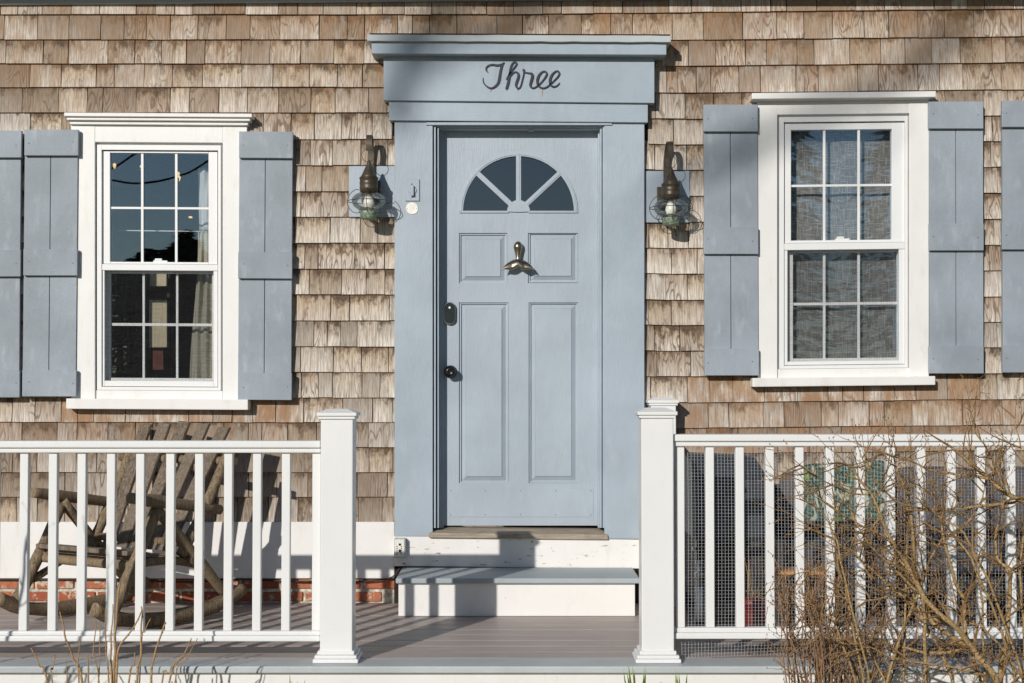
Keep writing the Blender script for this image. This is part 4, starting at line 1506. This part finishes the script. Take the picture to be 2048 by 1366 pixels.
# covered grill
gr = thing('covered_grill', (P(1440, 1000, -0.6).x, -0.55, 0), 'charcoal covered barbecue on a cart beside the sofa', 'grill')
gx0, gx1 = P(1376, 1000, -0.62).x, P(1528, 1000, -0.62).x
zc0, zc1 = P(1440, 1080, -0.8).z, P(1440, 906, -0.5).z
gc = M()
gc.add([(gx0, -0.82, zc0), (gx1, -0.82, zc0), (gx1, -0.30, zc0), (gx0, -0.30, zc0),
        (gx0, -0.80, zc1 - .11), (gx1 - .005, -0.80, zc1 - .11), (gx1 - .01, -0.30, zc1 - .11), (gx0, -0.30, zc1 - .11),
        (gx0 + .01, -0.66, zc1), (gx1 - .045, -0.66, zc1 - .01), (gx1 - .045, -0.36, zc1 - .01), (gx0 + .01, -0.36, zc1)],
       [(3, 2, 1, 0), (0, 1, 5, 4), (1, 2, 6, 5), (2, 3, 7, 6), (3, 0, 4, 7), (4, 5, 9, 8), (5, 6, 10, 9), (6, 7, 11, 10), (7, 4, 8, 11), (8, 9, 10, 11)])
gc.build('cover', MAT['cover'], gr, 0.02)
M().box(gx0 + .02, gx1 - .02, -0.78, -0.33, 0.10, zc0 - .004).build('cabinet', MAT['frame_dark'], gr, 0.006)
for x in (gx0 + .03, gx1 - .03):
    for yy in (-0.80, -0.32):
        M().box(x - .014, x + .014, yy - .014, yy + .014, 0.03, zc0 - .004).build('cart_leg', MAT['black_metal'], gr)
        M().ring((x, yy, 0.03), 0.022, 0.008, 'x', 14).build('wheel', MAT['black_metal'], gr)
M().box(gx0 - .004, gx1 + .004, -0.86, -0.80, zc0 - .045, zc0 - .03).build('handle_shelf', MAT['black_metal'], gr, 0.003)
# white umbrella stand rod and a bottle beside it
ub = thing('umbrella_stand', (P(1399, 1240, -1.0).x, -1.0, 0), 'white tube standing on a flat foot in front of the covered grill', 'stand')
c = P(1399, 1240, -1.0)
M().lathe((c.x, -1.0, 0), [(0.085, 0.001), (0.085, 0.02), (0.03, 0.03), (0.026, 0.06)], 22).build('foot', MAT['frame_dark'], ub)
M().lathe((c.x, -1.0, 0.0605), [(0.017, 0), (0.017, 0.155)], 14).build('tube', MAT['vinyl'], ub)
M().lathe((c.x, -1.0, 0.216), [(0.012, 0), (0.012, 0.04), (0.022, 0.042), (0.022, 0.062), (0.010, 0.064), (0.010, 0.10), (0.018, 0.102), (0.018, 0.115)], 14).build('clamp', MAT['steel'], ub)
# red pot with dry stems
pt = thing('red_pot', (P(1507, 1250, -0.92).x, -0.92, 0), 'red glazed flower pot with dry stems behind the mesh', 'flower pot')
c = P(1507, 1250, -0.92)
M().lathe((c.x, -0.92, 0.0), [(0.050, 0.001), (0.056, 0.02), (0.066, 0.09), (0.070, 0.125), (0.076, 0.127), (0.076, 0.150), (0.066, 0.150), (0.064, 0.132)], 24).build('pot', MAT['pot'], pt)
M().lathe((c.x, -0.92, 0.126), [(0.062, 0), (0.05, 0.006)], 18).build('soil', MAT['soil'], pt)
ds_ = M()
for k in range(9):
    a = rr(0, 6.28)
    b = Vector((c.x + math.cos(a) * .03, -0.92 + math.sin(a) * .03, 0.13))
    e = b + Vector((rr(-.05, .08), rr(-.03, .03), rr(.12, .30)))
    ds_.tube([b, (b + e) / 2 + Vector((rr(-.015, .015), 0, 0)), e], [0.0022, 0.0018, 0.001], 5)
ds_.build('dry_stems', MAT['stalk'], pt, kind='stuff')
# leaf litter caught behind the bottom rail
ll = M()
for k in range(900):
    x = P(1500 + 640 * random.random() ** 0.8, 1300, YR).x
    yy = YR + 0.10 + abs(random.gauss(0, 0.10))
    zz = 0.004 + 0.035 * random.random() * math.exp(-((yy - YR - .1) / .12))
    r = rr(0.008, 0.022)
    a = rr(0, 6.28)
    u = Vector((math.cos(a), math.sin(a), rr(-.4, .4))) * r
    w = Vector((-math.sin(a), math.cos(a), rr(-.4, .4))) * r * rr(.35, .7)
    p = Vector((x, yy, zz + r * .4))
    ll.add([p - u, p + w, p + u, p - w], [(0, 1, 2), (0, 2, 3)])
ll.build('leaf_litter', MAT['dry_leaf'], None, kind='stuff', label='dry brown leaves drifted on the deck behind the mesh railing', cat='leaves', normals=False)

# ------------------------------------------------------------------ things inside the windows
# left room: cream slabs standing in for sun patches, a curtain on a rod, a ring of bare bulbs
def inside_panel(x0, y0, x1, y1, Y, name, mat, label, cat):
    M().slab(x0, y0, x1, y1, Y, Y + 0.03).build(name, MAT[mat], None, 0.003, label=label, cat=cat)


inside_panel(299, 546, 333, 572.5, 0.34, 'room_slab', 'cream', 'small square cream slab standing in for a sun patch, high inside the lower sash', 'panel')
inside_panel(298, 600, 334, 695, 0.34, 'room_slab', 'cream', 'tall cream slab standing in for a sun patch inside the left window', 'panel')
inside_panel(305, 700, 327, 740, 0.34, 'room_slab', 'redbrown', 'small red-brown panel below the tall cream slab', 'panel')
inside_panel(268, 530, 340, 698, 0.42, 'room_door', 'frame_dark', 'dark door leaf behind the cream sun-patch slabs inside the left window', 'door')


def curtain(xt0, xt1, xb0, xb1, y0, y1, Y, folds, amp, name, mat, label, gather=None):
    m = M()
    nx, ny = folds * 8, 14
    vs, fs = [], []
    for j in range(ny + 1):
        t = j / ny
        e = t * t * (3 - 2 * t)
        a, b = xt0 + (xb0 - xt0) * e, xt1 + (xb1 - xt1) * e
        if gather:
            g = math.exp(-((t - gather[0]) / gather[1]) ** 2) * gather[2]
            a += g * (b - a)
        for i in range(nx + 1):
            s = i / nx
            p = P(a + (b - a) * s, y0 + (y1 - y0) * t, Y)
            p.y += amp * (0.7 + 0.4 * t) * math.sin(s * folds * 2 * math.pi + 0.8 * math.sin(t * 3 + s * 4)) + 0.006 * math.sin(s * 17 + t * 7)
            vs.append(p)
    for j in range(ny):
        for i in range(nx):
            k = j * (nx + 1) + i
            fs.append((k, k + 1, k + nx + 2, k + nx + 1))
    m.add(vs, fs, True)
    o = m.build(name, MAT[mat], None, label=label, cat='curtain', normals=False)
    sd = o.modifiers.new('thickness', 'SOLIDIFY')
    sd.thickness = 0.0015
    return o


curtain(396, 440, 378, 450, 464, 790, 0.115, 4, 0.014, 'curtain', 'curtain', 'cream curtain hanging at the side of the left window')
curtain(396, 440, 398, 440, 336, 461, 0.165, 2, 0.012, 'valance', 'curtain_white', 'short white curtain above the rod in the left window')
rod = thing('curtain_rod', P(330, 462, 0.13), 'thin white curtain rod across the left window', 'curtain rod')
M().tube([P(238, 461, 0.115), P(446, 463.5, 0.115)], 0.0030, 8).build('rod', MAT['vinyl'], rod)
for x in (402, 409, 415, 422, 430):
    M().ring(P(x, 463, 0.115), 0.008, 0.0012, 'x', 14).build('curtain_ring', MAT['steel'], rod)
ch = thing('ring_light', P(330, 330, 0.9), 'dark wire hoop light with bare lit bulbs inside the left window', 'light')
hc = P(300, 352, 1.1)
hp = []
for i in range(41):
    a = 2 * math.pi * i / 40
    hp.append((hc.x + math.cos(a) * 0.42, hc.y + math.sin(a) * 0.40, hc.z + math.cos(a) * 0.075 + math.sin(a) * 0.02))
M().tube(hp, 0.0055, 6, caps=False).build('hoop', MAT['black_metal'], ch)
M().tube([hc + Vector((0, 0, 0.02)), hc + Vector((0, 0, 0.6))], 0.004, 6).build('stem', MAT['black_metal'], ch)
for bx, by, YY in ((229, 331, 0.95), (283, 334, 1.2), (356, 348, 0.8), (358, 356, 0.9)):
    p = P(bx, by, YY)
    M().lathe(p, [(0.001, 0.014), (0.007, 0.011), (0.0098, 0.004), (0.009, -0.004), (0.005, -0.012), (0.004, -0.018)], 14).build('bulb', MAT['lit_bulb'], ch)
    M().lathe(p, [(0.006, -0.022), (0.006, -0.040)], 10).build('socket', MAT['black_metal'], ch)
lp = P(381, 436, 1.6)
lo = thing('wall_light', lp, 'small amber lit lamp deep inside the left room', 'light')
M().lathe(lp, [(0.012, 0), (0.011, 0.010)], 14).build('shade', MAT['lit_bulb'], lo)
# right window: flat linen panel close behind the glass
lin = M()
nx, ny = 60, 30
vs, fs = [], []
for j in range(ny + 1):
    for i in range(nx + 1):
        p = P(1560 + 260 * i / nx, 236 + 510 * j / ny, 0.098)
        p.y += 0.004 * math.sin(i * 0.33 + 0.5 * math.sin(j * .3)) + 0.002 * math.sin(j * 0.6)
        vs.append(p)
for j in range(ny):
    for i in range(nx):
        k = j * (nx + 1) + i
        fs.append((k, k + 1, k + nx + 2, k + nx + 1))
lin.add(vs, fs, True)
lo_ = lin.build('linen_curtain', MAT['linen'], None, label='flat grey linen curtain filling the right window', cat='curtain', normals=False)

# ------------------------------------------------------------------ plants in front of the porch
class Twigs:
    def __init__(self):
        self.m = M()

    def branch(self, pts, r0, r1, n=6):
        sp_ = spline([tuple(p) for p in pts], 4)
        k = len(sp_)
        rs = [r0 + (r1 - r0) * (i / (k - 1)) for i in range(k)]
        sp_ = [Vector(p) + Vector((mnoise.noise(Vector(p) * 16), mnoise.noise(Vector(p) * 16 + Vector((9, 0, 0))), mnoise.noise(Vector(p) * 16 + Vector((0, 9, 0))))) * 0.008 for p in sp_]
        self.m.tube(sp_, rs, n)
        return sp_, rs

    def sprout(self, p, d, length, r, depth, up=0.25, spread=0.8):
        """zig-zag twig with side twigs"""
        seg = max(3, int(length / 0.035))
        pts, q = [Vector(p)], Vector(d).normalized()
        for i in range(seg):
            q = (q + Vector((rr(-1, 1), rr(-1, 1), rr(-1, 1))) * 0.20 + Vector((0, 0, up * 0.15))).normalized()
            pts.append(pts[-1] + q * (length / seg))
        rs = [r * (1 - 0.72 * i / seg) for i in range(seg + 1)]
        self.m.tube(pts, rs, 4 if r > 0.0016 else 3, caps=False, smooth=False)
        if depth > 0:
            for i in range(1, seg + 1):
                if random.random() < 0.50:
                    dd = (pts[i] - pts[i - 1]).normalized()
                    side = dd.cross(Vector((rr(-1, 1), rr(-1, 1), rr(-1, 1)))).normalized()
                    nd = (dd + side * spread * rr(0.6, 1.3)).normalized()
                    self.sprout(pts[i], nd, length * rr(0.30, 0.62), max(rs[i] * 0.66, 0.0016), depth - 1, up, spread)
        # swollen bud at the tip
        t = pts[-1]
        self.m.lathe(t, [(0.0007, -0.002), (0.0021, 0.001), (0.0004, 0.006)], 4)


def shrub(root, px_branches, Yc, s_px, twig_len, mat, density, depth, up=0.25, ydepth=0.16):
    main, tw = Twigs(), Twigs()
    for pl, d0, d1 in px_branches:
        yo = rr(-ydepth, ydepth)
        n = len(pl)
        pts = [P(x, y, Yc + yo * min(1, i / 2.0) + rr(-.03, .03)) for i, (x, y) in enumerate(pl)]
        sp_, rs = main.branch(pts, d0 * s_px / 2, d1 * s_px / 2)
        L = 0
        for i in range(2, len(sp_)):
            if sp_[i].z < -0.25: continue
            if random.random() < density:
                dd = (sp_[i] - sp_[i - 1]).normalized()
                side = dd.cross(Vector((rr(-1, 1), rr(-1, 1), rr(-1, 1)))).normalized()
                tw.sprout(sp_[i], dd * 0.6 + side + Vector((0, 0, 0.35 if up > 0.1 else 0.12)), twig_len * rr(0.5, 1.25), max(rs[i] * 0.55, 0.0034), depth, up)
        dd = (sp_[-1] - sp_[-3]).normalized()
        tw.sprout(sp_[-1], dd, twig_len * 0.8, max(rs[-1] * 0.9, 0.0015), depth, up)
    main.m.build('stem', MAT[mat], root)
    if tw.m.v:
        tw.m.build('twigs', MAT['twig' if mat == 'bark' else mat], root, kind='stuff')


filler = []
for k in range(12):
    bx = rr(1720, 2100)
    tx, ty = max(1600 + rr(0, 60), bx + random.gauss(-70, 150)), rr(920, 1250)
    mx_, my_ = bx + (tx - bx) * rr(.35, .6), 1300 + (ty - 1300) * rr(.35, .6)
    filler.append(([(bx, 1640), (bx + rr(-20, 20), 1400), (mx_, my_), ((mx_ + tx) / 2 + rr(-15, 15), (my_ + ty) / 2 + rr(-15, 15)), (tx, ty)], rr(5.5, 8.5), 2))
sb = thing('bare_shrub', P(2000, 1640, -2.3), 'large leafless tan shrub with crooked branches before the mesh railing', 'shrub')
shrub(sb, [
    ([(2050, 1640), (2012, 1440), (1990, 1355), (1950, 1305), (1925, 1270), (1895, 1240), (1850, 1195), (1815, 1130), (1785, 1085), (1762, 1035), (1745, 990), (1715, 950), (1690, 925)], 16, 3),
    ([(1930, 1280), (1928, 1210), (1905, 1150), (1890, 1080), (1882, 1030), (1870, 985)], 9, 3),
    ([(1935, 1292), (1865, 1245), (1838, 1165), (1824, 1080), (1818, 1000), (1800, 955), (1790, 915)], 10, 3),
    ([(2004, 1640), (2000, 1360), (2012, 1290), (2020, 1180), (2020, 1140), (1998, 1120), (1990, 1075), (2005, 1020), (2012, 955)], 11, 3),
    ([(2110, 1100), (2060, 1015), (2010, 985), (1975, 955), (1935, 920), (1905, 895)], 10, 6),
    ([(1978, 958), (1940, 954), (1880, 944), (1840, 930), (1800, 915), (1765, 905)], 7, 2.5),
    ([(2110, 1000), (2020, 1006), (1950, 1014), (1880, 1020), (1838, 1018)], 8, 4),
    ([(1930, 1297), (1880, 1308), (1820, 1300), (1760, 1280), (1700, 1262)], 8, 3),
    ([(1900, 1250), (1850, 1228), (1790, 1180), (1730, 1130), (1680, 1090), (1640, 1062)], 8, 2.5),
    ([(1862, 1640), (1850, 1330), (1848, 1230), (1838, 1170), (1800, 1120)], 9, 4),
    ([(2045, 1640), (2050, 1290), (2040, 1150), (2055, 1010)], 8, 3),
    ([(1785, 1085), (1745, 1060), (1700, 1040), (1660, 1010), (1630, 985)], 5, 2),
    ([(1850, 1195), (1800, 1150), (1740, 1090), (1700, 1020), (1680, 965)], 6, 2),
    ([(2020, 1140), (2060, 1120), (2100, 1060)], 6, 3),
    ([(1990, 1355), (1940, 1345), (1880, 1330), (1800, 1320), (1740, 1295)], 6, 2.5),
    ([(1745, 990), (1700, 985), (1650, 960), (1600, 930)], 4, 2),
    ([(1840, 1018), (1790, 1000), (1750, 960), (1720, 905)], 5, 2),
    ([(2010, 985), (1990, 930), (1960, 880), (1945, 845)], 5, 2),
    ([(2062, 1015), (2050, 930), (2035, 865), (2030, 835)], 5, 2),
    ([(1762, 1035), (1700, 1100), (1650, 1130), (1590, 1150)], 4, 2),
    ([(1890, 1080), (1930, 1050), (1960, 1010), (1970, 960)], 5, 2),
    ([(1838, 1165), (1780, 1190), (1720, 1200), (1640, 1190)], 5, 2),
] + filler, -2.32, 0.00183, 0.17, 'bark', 0.64, 2, 0.05)

s2 = thing('red_stem_shrub', P(1640, 1640, -2.25), 'low leafless shrub of thin upright reddish stems before the mesh railing', 'shrub')
br = []
for k in range(64):
    x0 = 1650 + random.gauss(0, 34)
    xm_ = x0 + (x0 - 1650) * 0.9 + random.gauss(0, 18)
    xt_ = max(1545 + rr(0, 30), xm_ + (xm_ - 1650) * 0.35 + random.gauss(0, 20))
    xm_ = max(xm_, 1560 + rr(0, 30))
    br.append(([(x0, 1640), ((x0 + xm_) / 2 + rr(-6, 6), 1450), (xm_, 1330 + rr(-12, 12)), (xt_, rr(1150, 1300))], rr(3.2, 5.2), 1.5))
shrub(s2, br, -2.20, 0.00186, 0.11, 'red_bark', 0.26, 1, 0.3, 0.12)


def stalks(label, lst, cx):
    r = thing('dry_stalk_plant', P(cx, 1640, -2.2), label, 'plant')
    m = Twigs()
    for pl, d in lst:
        x1, y1 = pl[0]
        base = (x1 * 0.45 + cx * 0.55, 1640)
        pts = [P(*base, -2.2)] + [P(x, y, -2.2 + rr(-.02, .02)) for x, y in pl]
        sp_, rs = m.branch(pts, d * 0.0019 / 2 * 1.15, d * 0.0019 / 2 * 0.55, 6)
        for i in range(5, len(sp_), 3):          # knobby nodes
            m.m.lathe(sp_[i], [(rs[i] * .8, -0.004), (rs[i] * 1.5, 0.0), (rs[i] * .8, 0.004)], 6)
    m.m.build('stalk', MAT['stalk'], r)
    return r


stalks('clump of dry orange-brown stalks before the railing left of the foot block', [
    ([(95, 1366), (78, 1330), (62, 1295)], 4), ([(104, 1366), (106, 1340), (111, 1311)], 3), ([(165, 1366), (148, 1320), (130, 1270), (120, 1225)], 5),
    ([(158, 1366), (157, 1320), (161, 1277)], 3.5), ([(135, 1366), (133, 1320)], 2.5), ([(178, 1366), (177, 1310)], 4),
    ([(197, 1366), (188, 1310), (191, 1238)], 3), ([(198, 1350), (199, 1300), (199, 1252)], 2.6), ([(215, 1366), (211, 1300), (212, 1215)], 3.6)], 150)
stalks('taller dry stalks forking before the foot block of the railing', [
    ([(228, 1366), (231, 1290), (235, 1220), (240, 1168)], 6), ([(224, 1366), (222, 1290), (228, 1210)], 4), ([(234, 1366), (236, 1302), (262, 1262), (284, 1222)], 4.5),
    ([(273, 1366), (281, 1310), (283, 1260), (284, 1215)], 5), ([(282, 1300), (290, 1262), (300, 1238)], 2.6), ([(257, 1366), (266, 1330), (270, 1306)], 4)], 245)
stalks('thin dry stalks leaning right between the foot block and the end post', [
    ([(303, 1366), (310, 1310), (328, 1255), (334, 1246)], 4.5), ([(340, 1366), (362, 1318), (378, 1290), (383, 1275)], 4), ([(325, 1366), (340, 1345), (372, 1310)], 3), ([(395, 1276), (372, 1320), (350, 1366)][::-1], 2.6)], 330)


def blades(cx, n, spread, label, htop):
    r = thing('sprouting_bulb', P(cx, 1640, -2.15), label, 'plant')
    for k in range(n):
        m = M()
        x0 = cx + rr(-8, 8)
        dx = rr(-spread, spread)
        top = htop + rr(-6, 22)
        w = rr(7, 11)
        pts = [(x0, 1640), (x0 + dx * .3, 1480), (x0 + dx * .65, 1400), (x0 + dx, top)]
        ws = [w * .8, w, w * .75, 0.4]
        L, R, C = [], [], []
        yo = -2.15 + rr(-.05, .05)
        for (x, y), ww in zip(spline(pts, 3), [a[0] for a in spline([(q,) for q in ws], 3)]):
            L.append(P(x - ww / 2, y, yo)); R.append(P(x + ww / 2, y, yo)); C.append(P(x, y, yo + 0.006))
        nn = len(L)
        m.add(L + C + R, [f for i in range(nn - 1) for f in ((i, i + 1, nn + i + 1, nn + i), (nn + i, nn + i + 1, 2 * nn + i + 1, 2 * nn + i))])
        o = m.build('leaf_blade', MAT['leaf'], r, normals=False)
        sd = o.modifiers.new('thickness', 'SOLIDIFY')
        sd.thickness = 0.0012


blades(1278, 9, 34, 'fresh green spear-shaped sprouts below the post beside the door', 1328)
blades(1356, 6, 22, 'smaller green sprouts right of the first clump under the mesh railing', 1340)
blades(590, 6, 28, 'thin green sprouts below the end post of the left railing', 1350)

# shrub just beyond the left edge: its twigs throw shadows on the left balusters
s3 = thing('bare_shrub', P(-410, 1640, -2.7), 'leafless shrub beyond the left end of the porch throwing twig shadows', 'shrub')
shrub(s3, [([(-440, 1640), (-420, 1300), (-385, 1050), (-360, 880)], 12, 5), ([(-400, 1640), (-350, 1300), (-315, 1100), (-300, 960)], 11, 4), ([(-380, 1640), (-300, 1430), (-250, 1300), (-235, 1180)], 10, 4),
           ([(-460, 1640), (-480, 1250), (-450, 1000), (-440, 880)], 11, 5), ([(-350, 1640), (-270, 1500), (-200, 1400), (-150, 1330)], 8, 3)], -2.75, 0.0017, 0.17, 'bark', 0.34, 1)

# ------------------------------------------------------------------ trees across the street (seen in the glass, shading the front)
def shade_tree():
    """old tree far to the left across the street; its long high limbs reach into the sun's path to the door head"""
    random.seed(7)
    t = thing('bare_tree', (-16.5, -20.5, GZ), 'tall leafless tree with long limbs across the street', 'tree')
    M().tube([(-16.5, -20.5, GZ), (-16.4, -20.5, 3), (-16.7, -20.4, 7), (-16.3, -20.5, 10), (-16.6, -20.6, 13.5)], [0.42, 0.34, 0.27, 0.22, 0.10], 12).build('trunk', MAT['far_bark'], t)
    m = M()

    def limb(pts, r0, lv, top=False):
        pp = [Vector(q) for q in spline([tuple(p) for p in pts], 5)]
        pp = [p + Vector((mnoise.noise(p * .9), mnoise.noise(p * .9 + Vector((5, 0, 0))), mnoise.noise(p * .9 + Vector((0, 5, 0))))) * 0.18 for p in pp]
        n = len(pp)
        m.tube(pp, [r0 * (1 - (.45 if top else .8) * i / (n - 1)) for i in range(n)], 6, caps=False)
        if lv:
            for i in range(2, n, 2 if lv > 1 else 3):
                d = (pp[i] - pp[i - 1]).normalized()
                e = (d + Vector((rr(-.3, .3), rr(-.8, .8), rr(-.75, .75)))).normalized()
                L = rr(.7, 1.7) * (1.0 if lv > 1 else .55)
                q = pp[i]
                limb([q, q + e * L * .5 + Vector((0, 0, rr(-.1, .2))), q + e * L + Vector((0, 0, rr(-.1, .35)))], r0 * .42 * (1 - .6 * i / n), lv - 1)
    limb([(-16.6, -20.5, 9.0), (-14.5, -20.5, 14.4), (-11.0, -20.6, 14.8), (-9.0, -20.5, 13.2), (-9.5, -20.4, 11.8), (-10.0, -20.3, 10.9)], 0.12, 1, True)
    limb([(-9.0, -20.5, 13.2), (-9.15, -20.5, 12.0), (-9.35, -20.4, 11.35), (-9.75, -20.3, 11.1)], 0.075, 1, True)
    limb([(-16.5, -20.5, 10.5), (-13.0, -20.8, 15.6), (-8.5, -20.6, 15.4), (-6.2, -20.5, 12.9), (-7.0, -20.4, 11.6), (-7.9, -20.4, 11.0), (-8.6, -20.4, 10.6)], 0.085, 1, True)
    limb([(-16.5, -20.5, 11.5), (-19, -20.0, 13.0), (-21.5, -19.5, 13.6)], 0.14, 2)
    limb([(-16.5, -20.5, 7.5), (-19, -22.0, 9.0), (-21.5, -23.5, 10.6)], 0.14, 2)
    m.build('crown', MAT['far_bark'], t, kind='stuff')


shade_tree()


def fir(loc, h, rad, label, seed):
    random.seed(seed)
    t = thing('evergreen_tree', loc, label, 'tree', 'evergreens across the street')
    b = Vector(loc)
    M().tube([b, b + Vector((0, 0, h * .5)), b + Vector((0, 0, h * .95))], [h * .03, h * .02, h * .005], 8).build('trunk', MAT['far_bark'], t)
    m = M()
    for k in range(1300):
        u = random.random() ** 0.8
        z = h * (0.12 + 0.88 * u)
        R = rad * (1 - u) ** 0.75 * (0.75 + 0.5 * mnoise.noise(Vector((z * .9, seed, rr(0, 1)))) + 0.25 * random.random()) + 0.1
        a = rr(0, 6.28)
        p = b + Vector((math.cos(a) * R * rr(.5, 1), math.sin(a) * R * rr(.5, 1), z))
        s_ = rr(.2, .5) * h / 9
        d1 = Vector((math.cos(a), math.sin(a), rr(-.6, .1))) * s_
        d2 = Vector((-math.sin(a), math.cos(a), rr(-.3, .3))) * s_ * .5
        m.add([p - d1 * .3, p + d2, p + d1, p - d2], [(0, 1, 2), (0, 2, 3)])
    m.build('crown', MAT['needle'], t, kind='stuff', normals=False)


for i, (x, y, h, rad) in enumerate(((-16.5, -44, 5.0, 3.0), (-19, -43, 5.0, 3.2), (-22.5, -46, 6.2, 3.0), (-26, -47, 4.8, 3.2), (-8.4, -45, 4.6, 2.8), (-5, -48, 6.0, 3.0),
                                    (0.5, -46, 4.6, 3.0), (6.2, -48, 12.0, 3.6), (9.6, -46, 13.5, 2.6), (14.2, -46, 12.5, 3.4), (18, -43, 11.6, 3.4), (24, -46, 8.2, 3.2))):
    fir((x, y, GZ), h, rad, 'dark evergreen in the row across the street', 40 + i)

# overhead wires along the street, mirrored in the upper sash
def mirrored(px, py, Yc):
    p = P(px, py, 0.0)
    f = (DIST - Yc) / DIST
    return (p.x * f, Yc, CAM_Z + (p.z - CAM_Z) * f)


for nm, pl in (('sagging overhead cable along the street, lower of two', [(-400, 250), (60, 330), (220, 360), (290, 366), (356, 352), (417, 322), (700, 150)]),
               ('sagging overhead cable along the street, crossing above the other', [(-300, 480), (120, 372), (220, 340), (262, 312), (300, 296), (480, 230), (900, 60)])):
    M().tube(spline([mirrored(x, y, -32.0) for x, y in pl], 8), 0.028, 6).build('overhead_cable', MAT['cable'], None, label=nm, cat='cable')
for i, (px, py, rad) in enumerate(((262, 516, 1.3), (286, 505, 1.3), (305, 499, 1.1), (328, 500, 1.2), (352, 486, 1.0), (372, 462, 0.8), (388, 480, 0.9), (404, 505, 1.2), (240, 530, 1.6))):
    q = mirrored(px, py, -42.0)
    fir((q[0], q[1], GZ), q[2] - GZ, rad, 'dark evergreen in the row across the street', 80 + i)
